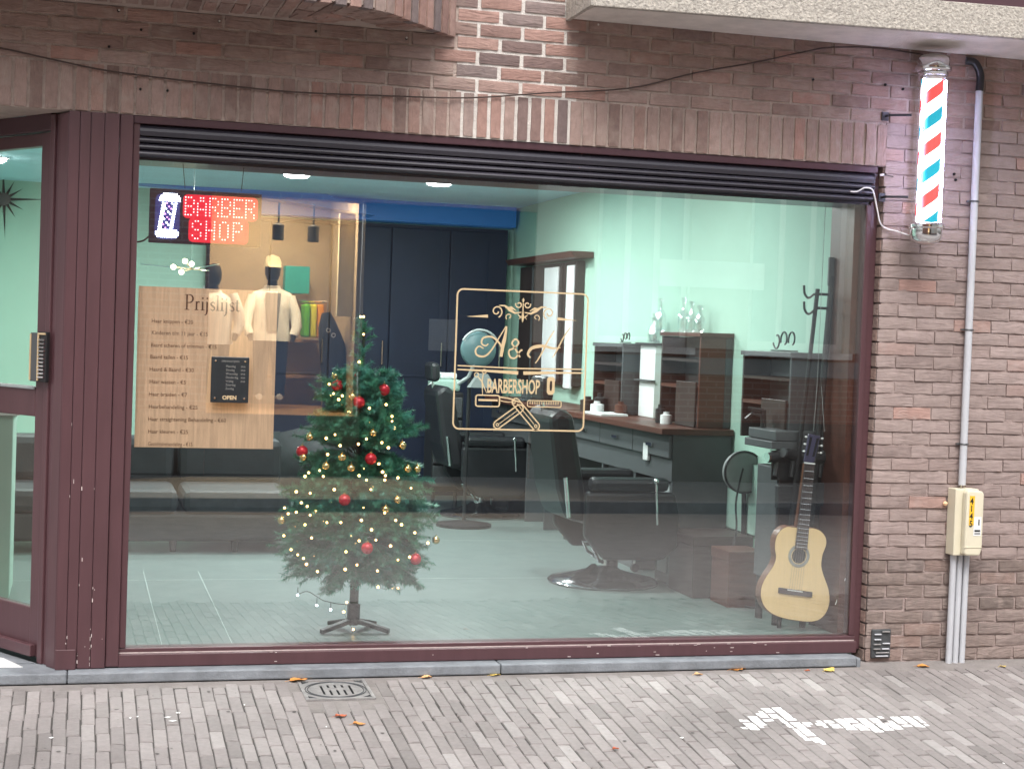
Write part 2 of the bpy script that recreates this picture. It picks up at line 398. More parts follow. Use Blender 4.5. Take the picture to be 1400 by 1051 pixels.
# mortar beds
box('mortar_bed', (-1.6, .009, LZ), (1.56, .30, 2.95), m_mortar, upper)
box('mortar_bed', (1.56, .0075, LZ), (2.11, .30, 3.4), m_mortar_w, upper, label='mortar of the strip between bay and balcony, painted white for its brighter light')  # stronger light on this open strip is put into the mortar colour
box('mortar_bed', (2.11, .009, LZ), (3.655, .30, 2.95), m_mortar, upper)
box('mortar_bed', (3.655, .009, 2.51), (6.0, .30, 2.95), m_mortar, upper)
box('wall_core', (-1.6, .012, 2.951), (6.0, .30, 6.5), m_mortar, upper)
# soldier course
nsol = 0
x = -.56
while x < 3.63:
    pier = 1.56 < x < 2.10
    pitch = .0605 if not pier else .0615
    me = random.choice(V_solp if pier else V_sol)
    inst('brick', me, (x, jit(.002)-(.002 if pier else 0), LZ+.0985+jit(.002)), (0, PI/2 if random.random() < .5 else -PI/2, 0), upper); nsol += 1
    x += pitch
# running courses above
row = 0; z = LZ+.197+.0335
while z < 2.93:
    off = (.1 if row % 2 else 0)
    x = -.75+off
    while x < 4.62:
        cxm = x+.1
        if z > 2.72 and cxm < 1.45 and z > 2.80: x += .2; continue
        pier = 1.60 < cxm+random.uniform(-.07, .07) < 2.05
        me = random.choice(V_pier if pier else V_up)
        inst('brick', me, (cxm, jit(.002)-(.001 if pier else 0), z+jit(.0012)), (0, jit(.006), jit(.008)), upper)
        x += .2
    row += 1; z += .0603
while z < 3.3:      # pier goes up between bay and balcony
    off = (.1 if row % 2 else 0)
    for xx in (1.65+off, 1.85+off):
        if xx < 2.02: inst('brick', random.choice(V_pier), (xx, -.001, z), (0, 0, jit(.006)), upper)
    row += 1; z += .0603
# joined bricks past the picture's edges
mbj = MB()
def jb(cx, cz, L=.188, H=.0495, y=.0):
    mbj.box((cx-L/2, y+jit(.002), cz-H/2), (cx+L/2, .05, cz+H/2))
z = LZ+.197+.0335; row = 0
while z < 2.93:
    off = (.1 if row % 2 else 0)
    for k in range(5): jb(-.85+off-.2*k-.1, z)
    for k in range(7): jb(4.74+off+.2*k, z)
    z += .0603; row += 1
for k in range(17): mbj.box((-.645-k*.0605-.024, jit(.002), LZ+.003), (-.645-k*.0605+.024, .05, LZ+.195))
mbj.build('brick_courses', m_brick_isl, upper, kind='stuff')
# drilled holes in the upper wall
hb = MB()
for px, py in [(162, 15), (193, 41), (149, 64), (192, 122), (229, 124), (300, 29), (432, 43), (556, 53), (265, 46), (1112, 109)]:
    p = at(px, py, -.004); hb.lathe([(1e-4, -.0015), (.0055, -.0015), (.0055, .006)], (p.x, -.003, p.z), 8, ax='y')
hb.build('drill_hole', m_gap, upper)
pl = MB()
for px, py in [(163, 14), (300, 29), (556, 52), (818, 34)]:
    p = at(px, py, -.005); pl.ball((p.x, -.006, p.z), .005, 6)
pl.build('wall_plug', m_mortar_w, upper)

# right wall
right = thing('brick_wall', 'pinkish brick wall right of the window, rough handmade bricks behind the barber pole', 'brick wall')
box('mortar_bed', (3.655, .0085, -.2), (6.0, .30, 2.51), m_mortar_r, right)
RP = (LZ+.197+.006+.035)/42
for k in range(42):
    z = -.03+RP*(k+.5); odd = k % 2
    x = 3.642
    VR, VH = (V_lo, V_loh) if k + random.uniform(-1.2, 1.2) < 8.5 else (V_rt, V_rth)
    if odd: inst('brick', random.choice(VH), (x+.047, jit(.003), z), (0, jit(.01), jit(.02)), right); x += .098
    while x < 4.52:
        inst('brick', random.choice(VR), (x+.1, jit(.003), z+jit(.0015)), (jit(.02), jit(.007), jit(.012)), right); x += .2
mbk = MB()
for k in range(42):
    z = -.03+RP*(k+.5); x = 4.642+(.098 if not k % 2 else 0.0)-(.1 if k % 2 else .0)
    x = 3.642+(.098 if k % 2 else 0)
    while x < 4.52: x += .2
    while x < 5.9:
        mbk.box((x+.005, jit(.003), z-.025), (x+.195, .05, z+.025)); x += .2
    mbk.box((3.640, .012, z-.0255), (3.6435, .11, z+.0255))          # returns into the reveal
mbk.build('brick_courses', m_brick_isl, right, kind='stuff')
hb = MB()
for px, py in [(1286, 245), (1190+45, 122+0), (1211, 116), (1307, 246), (1305, 238)]:
    p = at(px, py, -.008); hb.lathe([(1e-4, 0), (.006, 0), (.006, .008)], (p.x, -.009, p.z), 8, ax='y')
hb.build('drill_hole', m_gap, right)

# ------------------------------------------------------------------ brick bay (top left)
bay = thing('brick_bay', 'rounded brick bay overhanging at top left, upright bricks along its lower rim', 'bay')
BZ = 2.746
bp = [(1.552, .0), (1.50, -.055), (1.41, -.150), (1.28, -.29), (1.17, -.40), (1.05, -.47), (.90, -.495), (.6, -.50), (-1.6, -.50)]
seg = []; tot = 0
P2 = [Vector(p_) for p_ in bp]
def along(s_):
    for a, b in zip(P2, P2[1:]):
        l = (b-a).length
        if s_ <= l: return a+(b-a)*(s_/l), (b-a).normalized()
        s_ -= l
    return P2[-1], (P2[-1]-P2[-2]).normalized()
s_ = .03
while s_ < 1.35:
    c_, d_ = along(s_); ang = math.atan2(-d_.y, -d_.x)
    inst('brick', random.choice(V_solp), (c_.x, c_.y, BZ+.096+jit(.002)), (Matrix.Rotation(ang, 4, 'Z') @ Matrix.Rotation(PI/2, 4, 'Y')).to_euler(), bay)
    s_ += .062
# body behind the facing
inn = []
for i, p_ in enumerate(P2):
    a = P2[max(i-1, 0)]; b = P2[min(i+1, len(P2)-1)]; d_ = (b-a).normalized(); nrm = Vector((-d_.y, d_.x))
    inn.append(p_ + nrm*(-.012) if (p_ + nrm*(-.012)-Vector((.5, 0))).length < (p_-Vector((.5, 0))).length else p_ - nrm*(-.012))
mb = MB(); n = len(inn)
pol = [(q.x, q.y) for q in inn]+[(-1.6, .0)]
vs = [(a, b, BZ+.012) for a, b in pol]+[(a, b, 3.6) for a, b in pol]; n = len(pol)
mb.add(vs, [tuple(range(n)), tuple(range(2*n-1, n-1, -1))]+[(i, n+i, n+(i+1) % n, (i+1) % n) for i in range(n)])
mb.build('bay_core', m_mortar, bay)
def in_bay(x, y, mrg=.03):
    if y > -.002: return False
    for a, b in zip(bp, bp[1:]):
        if b[0] <= x <= a[0]:
            t = (x-a[0])/(b[0]-a[0]); return y > a[1]+(b[1]-a[1])*t+mrg
    return False
V_sof = [brick_mesh(.190, .0495, .04, i+140, .007, m_brick) for i in range(5)]
for r_ in range(2):
    s_ = .10+.06*r_
    while s_ < 2.0:
        c_, d_ = along(s_); nn = Vector((d_.y, -d_.x))
        if nn.dot(c_-Vector((.8, 0))) > 0: nn = -nn
        q = c_+nn*(.125+.205*r_); e_ = c_+nn*(.225+.205*r_)
        if e_.y < -.004:
            ang = math.atan2(nn.y, nn.x)
            inst('brick', random.choice(V_sof), (q.x, q.y, BZ+.004+jit(.003)), (Matrix.Rotation(ang+jit(.03), 4, 'Z') @ Matrix.Rotation(PI/2, 4, 'X')).to_euler(), bay)
        s_ += .0615
mb = MB()          # one joined run of plain courses over the rim
for k in range(7):
    z = BZ+.197+.03+.06*k; s_ = .1 if k % 2 else .02
    while s_ < 2.6:
        c_, d_ = along(s_+.09); L2 = .09; nn = Vector((d_.y, -d_.x))
        if nn.dot(c_-Vector((.8, 0))) < 0: nn = -nn
        a = c_-d_*L2; b = c_+d_*L2; a2 = a-nn*.04; b2 = b-nn*.04
        mb.add([(a.x, a.y, z-.025), (b.x, b.y, z-.025), (b2.x, b2.y, z-.025), (a2.x, a2.y, z-.025), (a.x, a.y, z+.025), (b.x, b.y, z+.025), (b2.x, b2.y, z+.025), (a2.x, a2.y, z+.025)],
               [(0, 3, 2, 1), (4, 5, 6, 7), (0, 1, 5, 4), (1, 2, 6, 5), (2, 3, 7, 6), (3, 0, 4, 7)])
        s_ += .2
mb.build('brick_courses', m_brick_isl, bay, kind='stuff')

# ------------------------------------------------------------------ concrete balcony (top right)
balc = thing('concrete_balcony', 'concrete balcony slab with pebbled edge and pale underside at top right', 'balcony')
def fy(x): return -.36-.072*(x-2.08)
BAZ = 2.872
mb = MB(); x0, x1 = 2.065, 6.0
mb.add([(x0, 0, BAZ), (x1, 0, BAZ), (x1, fy(x1)+.025, BAZ), (x0+.025, fy(x0)+.03, BAZ), (x0, 0, 2.995), (x1, 0, 2.995), (x1, fy(x1)+.025, 2.995), (x0+.025, fy(x0)+.03, 2.995)],
       [(0, 1, 2, 3), (7, 6, 5, 4), (0, 3, 7, 4), (3, 2, 6, 7), (2, 1, 5, 6), (1, 0, 4, 5)])
mb.build('slab', m_concrete, balc)
mb = MB()
mb.add([(x0+.0, fy(x0)-.005, BAZ-.012), (x1, fy(x1)-.005, BAZ-.012), (x1, fy(x1)+.024, BAZ-.012), (x0+.0, fy(x0)+.028, BAZ-.012),
        (x0, fy(x0)-.005, 3.0), (x1, fy(x1)-.005, 3.0), (x1, fy(x1)+.024, 3.0), (x0, fy(x0)+.028, 3.0)],
       [(0, 3, 2, 1), (4, 5, 6, 7), (0, 1, 5, 4), (1, 2, 6, 5), (2, 3, 7, 6), (3, 0, 4, 7)])
mb.build('pebbled_edge', m_pebble, balc, bevel=.004)
box('end_band', (x0-.02, fy(x0)+.0, BAZ-.010), (x0, 0, 3.0), m_pebble, balc)
for k in range(7):
    xx = 2.6+k*.55
    box('soffit_board_line', (xx, fy(xx)+.04, BAZ-.002), (xx+.004, -.004, BAZ), m_mortar, balc) if False else None
box('railing_panel', (2.9, -.37, 3.003), (6.0, -.33, 3.9), m_maroond, balc)

# ------------------------------------------------------------------ window and shutter
GY = .05
GX0, GX1, GZ0, GZ1 = .222, 3.576, .089, 2.136
win = thing('shop_window', 'large maroon framed shop window with gold lettering under a rolled up shutter', 'shop window')
def fr(name, a, b, m=m_maroon, bev=.004, **k): return box(name, a, b, m, win, bev, **k)
fr('frame_post', (.140, .004, .015), (GX0-.028, .10, 2.316))
fr('frame_bead', (GX0-.028, .022, GZ0-.0), (GX0, .085, 2.30))
fr('frame_post', (GX1+.026, .052, .02), (3.640, .13, 2.316))
fr('frame_bead', (GX1, .040, GZ0), (GX1+.026, .10, GZ1))
fr('frame_rail', (.1935, .006, .012), (GX1+.0255, .10, GZ0-.022))
fr('frame_bead', (.1935, .026, GZ0-.0215), (GX1+.0255, .10, GZ0))
fr('worn_edge', (.196, .0245, GZ0-.0225), (GX1+.02, .0262, GZ0-.0175), m_chip, 0)
fr('frame_rail', (.1935, .012, 2.284), (3.6135, .12, 2.3165), m_maroond)
# paint chips on the bottom rail
mb = MB()
for k in range(26):
    xx = random.choice([random.uniform(.3, 3.4), random.gauss(2.9, .25), random.gauss(2.2, .2)]); zz = random.choice([.066, .063, .02, random.uniform(.02, .065)])
    w_ = random.uniform(.004, .02); mb.box((xx, .004, zz), (xx+w_, .0058, zz+random.uniform(.0015, .004)))
mb.build('paint_chip', m_chip, win, kind='stuff')
# shutter slats
zs = [2.150, 2.178, 2.206, 2.234, 2.2835]
for a, b in zip(zs, zs[1:]):
    mb = MB(); h = b-a-.003
    prof = [(.06, a), (.030, a+.003), (.022, a+h*.45), (.024, a+h*.7), (.034, a+h), (.06, a+h)]
    xa, xb = GX0-.02, 3.606
    mb.add([(xa, y_, z_) for y_, z_ in prof]+[(xb, y_, z_) for y_, z_ in prof],
           [tuple(range(6)), tuple(range(11, 5, -1))]+[(i, 6+i, 6+(i+1) % 6, (i+1) % 6) for i in range(6)])
    mb.build('shutter_slat', m_slat, win)
box('shutter_box', (GX0-.02, .062, 2.137), (3.606, .3, 2.31), m_slat, win)
box('glass_pane', (GX0, GY, GZ0), (GX1, GY+.006, GZ1), m_glass, win)
# inner lining of the opening
MB().add([(a, b, 2.319) for a, b in [(-1.6, .301), (-.235, .301), (-.70, 1.05), (-1.6, 1.05)]]+[(a, b, 2.5) for a, b in [(-1.6, .301), (-.235, .301), (-.70, 1.05), (-1.6, 1.05)]], [(0, 1, 2, 3), (7, 6, 5, 4), (0, 4, 5, 1), (1, 5, 6, 2), (2, 6, 7, 3), (3, 7, 4, 0)]).build('porch_soffit', m_mortar, upper)
box('inner_jamb', (3.545, .10, .08), (3.60, .34, 2.5), m_brown, win)
# gold lettering on the inside of the glass
LX0, LX1, LZ1_, LZ0_ = 1.607, 2.213, 1.657, 1.038
def lp(u, v): return (LX0+(LX1-LX0)*u, LZ1_-(LZ1_-LZ0_)*v)
G = GY-.0012
def gold(strokes, name='gold_ornament'):
    mb = MB()
    for i, (pts, w) in enumerate(strokes): mb.ribbon([lp(*q) for q in pts], w, G-.0001*(i % 5))
    return mb.build(name, m_gold, win)
R_ = .045
fp = arc(R_, R_, R_, 180, 270, 6)+arc(1-R_, R_, R_, 270, 360, 6)+arc(1-R_, 1-R_, R_, 0, 90, 6)+arc(R_, 1-R_, R_, 90, 180, 6); fp.append(fp[0])
gold([(fp, .0072)], 'gold_frame')
def mirror(pts): return [(1-u, v) for u, v in pts]
def spiral(cx, cy, r, a0, a1, r1, n=18): return arc(cx, cy, r, a0, a1, n, r1)
orn = []
for M_ in (lambda p_: p_, mirror):
    orn.append((M_([(.08, .195), (.235, .187)]), [.001, .014]))
    orn.append((M_(spiral(.30, .150, .012, 0, 430, .045, 26)), [.006]+[.0055]*25+[.004]))
    orn.append((M_([(.318, .107), (.36, .108), (.40, .135), (.44, .158), (.49, .150)]), [.004, .008, .015, .009, .003]))
    orn.append((M_([(.37, .125), (.41, .118), (.45, .14)]), [.002, .010, .002]))
    orn.append((M_(spiral(.395, .185, .008, 90, -230, .026, 16)), .004))
    orn.append((M_(spiral(.468, .095, .010, 200, 560, .026, 16)), .0055))
    orn.append((M_([(.46, .165), (.485, .185), (.47, .20)]), [.002, .008, .002]))
orn += [([(.5, .045), (.5, .062), (.5, .082)], [.0008, .010, .0008]), ([(.5, .085), (.5, .16)], .005), ([(.5, .15), (.5, .185), (.5, .225)], [.004, .014, .0008])]
gold(orn)
def sm(P_, n=6): return [tuple(q) for q in smoothpts(P_, n)]
def wv(n, a, b, c): return [a+(b-a)*min(1, 2*i/(n-1))+(c-b)*max(0, 2*i/(n-1)-1) for i in range(n)]
A1 = sm([(.375, .255), (.33, .33), (.27, .43), (.22, .475), (.165, .47), (.15, .435), (.175, .405), (.21, .42)])
A2 = sm([(.38, .255), (.37, .33), (.355, .40), (.345, .475)])
A3 = sm([(.36, .44), (.33, .38), (.27, .335), (.205, .345), (.195, .385), (.225, .40), (.245, .385)])
gold([(A1, wv(len(A1), .004, .009, .005)), (A2, wv(len(A2), .006, .017, .013)), (A3, wv(len(A3), .008, .008, .005))], 'gold_letter')
AM = sm([(.49, .475), (.45, .41), (.425, .375), (.45, .345), (.475, .37), (.45, .405), (.405, .43), (.415, .475), (.455, .48), (.485, .435), (.505, .42)])
gold([(AM, .0075)], 'gold_ampersand')
H1 = sm([(.745, .275), (.70, .35), (.65, .45), (.61, .515)]); H2 = sm([(.87, .245), (.82, .32), (.77, .42), (.74, .47)])
H3 = sm([(.57, .475), (.55, .45), (.58, .405), (.66, .388), (.74, .402), (.80, .395)])
gold([(H1, wv(len(H1), .004, .008, .004)), (H2, wv(len(H2), .004, .007, .004)), (H3, wv(len(H3), .006, .016, .004))], 'gold_letter')
gold([([(.02, .548), (.5, .556), (.98, .548)], [.0055, .0065, .0055]), ([(.02, .575), (.25, .58), (.48, .588)], [.006, .010, .016]), ([(.52, .588), (.75, .58), (.98, .575)], [.016, .010, .006])], 'gold_rule')
t_ = text('gold_lettering', 'BARBERSHOP', .0885, (*[lp(.245, .735)[0]], G, lp(.245, .735)[1]), m_gold, win, xs=.46, bold=.0016)
# razor blade icon
mb = MB(); cx_, cz_ = lp(.735, .675)
mb.prism([(cx_-.018, cz_+.032), (cx_-.010, cz_+.040), (cx_+.010, cz_+.040), (cx_+.018, cz_+.032), (cx_+.018, cz_-.030), (cx_+.009, cz_-.040), (cx_-.009, cz_-.040), (cx_-.018, cz_-.030)], G, G+.0008)
mb.build('gold_razor_blade', m_gold, win)
mb = MB().prism([(cx_-.004, cz_+.022), (cx_+.004, cz_+.022), (cx_+.006, cz_), (cx_+.004, cz_-.022), (cx_-.004, cz_-.022), (cx_-.006, cz_)], G-.0012, G-.0004); mb.build('blade_slot', m_choco, win)
S1 = [([(.195, .60), (.225, .745)], [.003, .006]), ([(.235, .60), (.215, .745)], [.003, .006]), (arc(.178, .605, .018, 0, 360, 12), .004), (arc(.238, .585, .018, 0, 360, 12), .004)]
S1 = [([(.178, .625), (.205, .655), (.245, .74)], [.004, .006, .002]), ([(.215, .60), (.208, .655), (.215, .755)], [.004, .006, .002]), (arc(.165, .61, .016, 0, 360, 12), .004), (arc(.222, .585, .015, 0, 360, 12), .004)]
gold(S1, 'gold_scissors')
rz = []
def rr(x0, y0, x1, y1, r):
    p_ = arc(x0+r, y0+r, r, 180, 270, 4)+arc(x1-r, y0+r, r, 270, 360, 4)+arc(x1-r, y1-r, r, 0, 90, 4)+arc(x0+r, y1-r, r, 90, 180, 4); return p_+[p_[0]]
rz.append((rr(.165, .755, .345, .835, .016), .006)); rz.append(([(.185, .79), (.33, .79)], .009))
rz.append((sm([(.345, .765), (.42, .775), (.50, .80)]), .006)); rz.append((sm([(.345, .79), (.40, .80), (.44, .80)]), .004))
def capsule(ax, ay, bx, by, w):
    d = Vector((bx-ax, by-ay)); L_ = d.length; d.normalize(); a = math.degrees(math.atan2(d.y, d.x))
    return arc(bx, by, w, a-90, a+90, 8)+arc(ax, ay, w, a+90, a+270, 8)+[arc(bx, by, w, a-90, a+90, 8)[0]]
rz.append((capsule(.50, .845, .335, .965, .028), .0055)); rz.append((capsule(.47, .80, .63, .970, .028), .0055))
rz.append((arc(.335, .965, .010, 0, 360, 8), .004)); rz.append((arc(.63, .970, .010, 0, 360, 8), .004)); rz.append((arc(.455, .80, .010, 0, 360, 8), .005))
rz.append(([(.49, .855), (.35, .957)], .003)); rz.append(([(.48, .81), (.615, .955)], .003))
rz.append((rr(.56, .785, .82, .83, .012), .004))
for k in range(13): rz.append(([(.58+k*.018, .79), (.58+k*.018, .812)], .0035))
gold(rz, 'gold_crossed_razors')

# post with vertical boards between door and window
post = thing('panelled_post', 'maroon boarded corner post between the door and the window, paint chipped low down', 'post')
bx = [(-.062, -.0195), (-.018, .0235), (.025, .0785), (.080, .138)]
for i, (a, b) in enumerate(bx):
    box('board', (a, -.006, .012), (b, .002, 2.3155), m_maroon, post, .003)
box('plinth_block', (-.0625, -.016, .010), (.020, -.0075, .095), m_maroon, post, .003)
box('post_core', (-.061, .0025, .012), (.1385, .11, 2.3155), m_maroond, post)
mb = MB()
for k in range(34):
    xx = random.choice([-.021, -.0165, .0265, .0765, .0815, random.uniform(-.05, .13)]); zz = .02+abs(random.gauss(0, .12)) if random.random() < .75 else random.uniform(.3, 1.2)
    w_ = random.uniform(.0008, .002); mb.box((xx-w_, -.0066, zz), (xx+w_, -.0052, zz+random.uniform(.003, .018)))
mb.build('paint_chip', m_chip, post, kind='stuff')

# ------------------------------------------------------------------ door (splayed back to the left)
door = thing('shop_door', 'maroon glazed shop door set back at an angle left of the window', 'door')
DA = Vector((-.062, .004)); DD = Vector((-.30, .47)).normalized(); DN = Vector((-DD.y, DD.x))
if DN.y > 0: DN = -DN
def dfn(s_, o_, z_):
    q = DA+DD*s_+DN*o_; return (q.x, q.y, z_)
def dbox(name, s0, s1, o0, o1, z0, z1, m=m_maroon, bev=.004, parent=door):
    return MB().box((s0, o0, z0), (s1, o1, z1), fn=dfn).build(name, m, parent, bevel=bev)
dbox('door_jamb', .004, .070, -.07, .0, .01, 2.31); dbox('door_jamb', .071, .115, -.07, -.014, .01, 2.31, m_maroon); dbox('door_jamb', .116, .150, -.07, -.004, .01, 2.31)
dbox('door_jamb', 1.20, 1.30, -.07, 0, .01, 2.31); dbox('door_head', .151, 1.199, -.07, -.006, 2.245, 2.3175, m_maroond)
dbox('door_stile', .158, .232, -.060, -.016, .03, 2.24); dbox('door_stile', 1.12, 1.195, -.060, -.016, .03, 2.24)
dbox('door_rail', .2325, 1.1195, -.060, -.018, 2.185, 2.24); dbox('door_rail', .2325, 1.1195, -.060, -.016, 1.045, 1.172); dbox('door_rail', .2325, 1.1195, -.060, -.018, .03, .235)
dbox('kick_strip', .175, 1.15, -.0155, .012, .035, .085)
dbox('glass_pane', .2325, 1.1195, -.042, -.038, 1.1725, 2.1845, m_dglass, 0); dbox('glass_pane', .2325, 1.1195, -.042, -.038, .2355, 1.0445, m_dglass, 0)
dbox('rail_bead', .2325, 1.1, -.017, -.008, 1.160, 1.171, m_greyl, .002)
# comb shaped pull plate
pull = thing('comb_plate', 'black and gold comb shaped plate with silver teeth on the door stile', 'door plate')
def pbox(name, s0, s1, o0, o1, z0, z1, m, bev=.0): return dbox(name, s0, s1, o0, o1, z0, z1, m, bev, pull)
pbox('back_plate', .100, .160, .001, .020, 1.195, 1.405, m_blackm, .003)
pbox('gold_edge', .150, .159, .0205, .026, 1.20, 1.40, m_gold, .001); pbox('gold_edge', .102, .1495, .0205, .026, 1.392, 1.40, m_gold, .001)
for k in range(11): pbox('tooth', .104, .144, .0205, .030, 1.212+k*.0155, 1.220+k*.0155, m_chrome, .001)
pbox('side_plate', .175, .235, -.0155, .012, 1.195, 1.400, m_greyp, .003); pbox('gold_edge', .226, .234, .0125, .016, 1.20, 1.395, m_gold, 0)

# bluestone sill, threshold
sill = thing('stone_sill', 'grey bluestone sill running under the window and the door', 'sill')
for a, b in [(-1.6, -.013), (-.010, 1.83), (1.834, 3.56)]:
    box('sill_stone', (a, -.080, -.034), (b, .13, .010), m_stone, sill, .006)
box('under_shadow', (-1.6, -.074, -.07), (3.57, .10, -.0345), m_gap, sill)  # near-black box put in as the shadow line below the sill
box('sill_end', (3.5605, -.078, -.045), (3.585, .04, .006), m_stone, sill, .01)
thr = MB().add([(a, b, .012) for a, b in [(-1.6, .131), (-.14, .131), (-.62, .9), (-1.6, .9)]]+[(a, b, -.05) for a, b in [(-1.6, .131), (-.14, .131), (-.62, .9), (-1.6, .9)]], [(0, 1, 2, 3), (7, 6, 5, 4), (0, 4, 5, 1), (1, 5, 6, 2), (2, 6, 7, 3), (3, 7, 4, 0)]).build('door_threshold', m_stone); thr['kind'] = 'structure'
til = thing('doorstep_tiles', 'white tiles on the doorstep in front of the shop door', 'tiles')
for k in range(3):
    q4 = [tuple(atz(*q, .0135).xy) for q in ((-30, 911.5), (31, 911), (5, 899), (-30, 892))]
    if k: q4 = [(-.32-.22*k+.22, -.035), (-.33-.22*k+.43, -.035), (-.42-.22*k+.43, .12), (-.62-.22*k+.43, .12)]; q4 = [(a-.22, b) for a, b in q4]
    MB().add([(a, b, .0135) for a, b in q4]+[(a, b, .0105) for a, b in q4],
             [(0, 1, 2, 3), (7, 6, 5, 4), (0, 4, 5, 1), (1, 5, 6, 2), (2, 6, 7, 3), (3, 7, 4, 0)]).build('tile', m_white, til)

# ------------------------------------------------------------------ pavement
SL = .05
def gz_(y): return -.037+SL*y
pav = bpy.data.objects.new('pavement', None); COL.objects.link(pav); pav['kind'] = 'structure'
mb = MB()
mb.add([(-6, .12, gz_(.12)-.0055), (12, .12, gz_(.12)-.0055), (12, -2.5, gz_(-2.5)-.0055), (-6, -2.5, gz_(-2.5)-.0055)], [(0, 1, 2, 3)])
mb.build('joint_bed', m_sand, pav)
mb = MB(); n = 150      # silt washed against the wall
for i in range(n+1):
    xx = -1.6+7*i/n; d = -.125-.035*mnoise.noise(Vector((xx*3, 0, 0)))-.02*mnoise.noise(Vector((xx*14, 3, 0)))
    mb.v += [(xx, .1, gz_(.1)+.004), (xx, -.09, gz_(-.09)+.0025), (xx, d-.03, gz_(d-.03)-.006)]
for i in range(n):
    for k in range(2): mb.f.append((3*i+k, 3*i+3+k, 3*i+4+k, 3*i+1+k)); mb.mi.append(0)
mb.build('silt_strip', m_silt, pav, smooth=True)
def paver_mesh(seed, m, W=.0492, L=.1985):
    rnd = random.Random(seed); c = .003
    def q(x, y, z, j=.0012): return (x+rnd.uniform(-j, j), y+rnd.uniform(-j, j), z+rnd.uniform(-.0008, .0008))
    w, l = W/2, L/2
    top = [q(-w+c, -l+c, 0), q(0, -l+c, .0006), q(w-c, -l+c, 0), q(w-c, l-c, 0), q(0, l-c, .0006), q(-w+c, l-c, 0)]
    mid = [q(-w, -l, -.004), q(0, -l, -.004), q(w, -l, -.004), q(w, l, -.004), q(0, l, -.004), q(-w, l, -.004)]
    bot = [(x, y, -.03) for x, y, z in mid]
    vs = top+mid+bot; fs = [(0, 1, 4, 5), (1, 2, 3, 4)]
    for o in (0, 6):
        for i in range(6): j = (i+1) % 6; fs.append((o+i, o+6+i, o+6+j, o+j))
    return vs, fs
pmesh = []
for i in range(8):
    vs, fs = paver_mesh(i, m_paver); me = bpy.data.meshes.new('paver'); me.from_pydata(vs, [], fs); me.materials.append(m_paver)
    bm = bmesh.new(); bm.from_mesh(me); bmesh.ops.recalc_face_normals(bm, faces=bm.faces)
    for f in bm.faces: f.smooth = False
    bm.to_mesh(me); bm.free(); pmesh.append(me)
RXM = (-6.0, 12.0); cands = []
pw = .0528
u = -6.0
lean = lambda x_: -.022*max(-1.0, x_)
ci = 0
while u < 12:
    y = -.115-random.uniform(0, .02)-(.1035 if ci % 2 else 0)-jit(.035); first = True
    near = -.5 < u < 5.2
    dr = jit(.02)
    if ci % 2:
        yc = y+.052; cands.append((u+lean(u)*(-yc), yc, math.atan(lean(u))+jit(.012)+100))
    while y > -2.4:
        yc = y-.1035
        x_ = u+lean(u)*(-yc)+.006*mnoise.noise(Vector((yc*4, u*1.7, 0)))
        cands.append((x_, yc, math.atan(lean(u))+jit(.007)))
        y -= .207+random.uniform(-.002, .003)
    u += pw; ci += 1
def vis(x_, yc):
    z = gz_(yc); d = Vector((x_, yc, z))-CAMP; w = d.dot(_f)
    return 700+CF*d.dot(RX)/w, 525.5-CF*d.dot(UX)/w
scored = []
GR = (.93, 1.22, -.385, -.085)    # drain grate hole in the paving
for c_ in cands:
    if GR[0]-.02 < c_[0] < GR[1]+.02 and GR[2]-.098 < c_[1] < GR[3]+.1: continue
    px, py = vis(c_[0], c_[1]); scored.append((px, py, c_))
inv = [s__ for s__ in scored if -15 < s__[0] < 1415 and s__[1] < 1075]
inv.sort(key=lambda t: -t[1]); ind = set(id(t) for t in inv[:300])
base = MB(); nind = 0
arrow = [[(1008, 988), (1058, 963), (1078, 972), (1026, 1002)], [(1046, 968), (1068, 963), (1132, 1017), (1104, 1014)], [(1110, 988), (1140, 982), (1256, 978), (1270, 992), (1196, 1000), (1140, 995)], [(1075, 985), (1110, 988), (1110, 994), (1080, 992)]]
def inpoly(x_, y_, P_):
    c = False
    for (ax, ay), (b_x, b_y) in zip(P_, P_[1:]+P_[:1]):
        if (ay > y_) != (b_y > y_) and x_ < (b_x-ax)*(y_-ay)/(b_y-ay)+ax: c = not c
    return c
arrow_w = []
def unsl(px, py):
    w = ray(px, py); t = (-.037+SL*CAMP.y-CAMP.z)/(w.z-SL*w.y); q = CAMP+w*t; return (q.x, q.y)
for a_ in arrow: arrow_w.append([unsl(*q) for q in a_])
paint = MB()
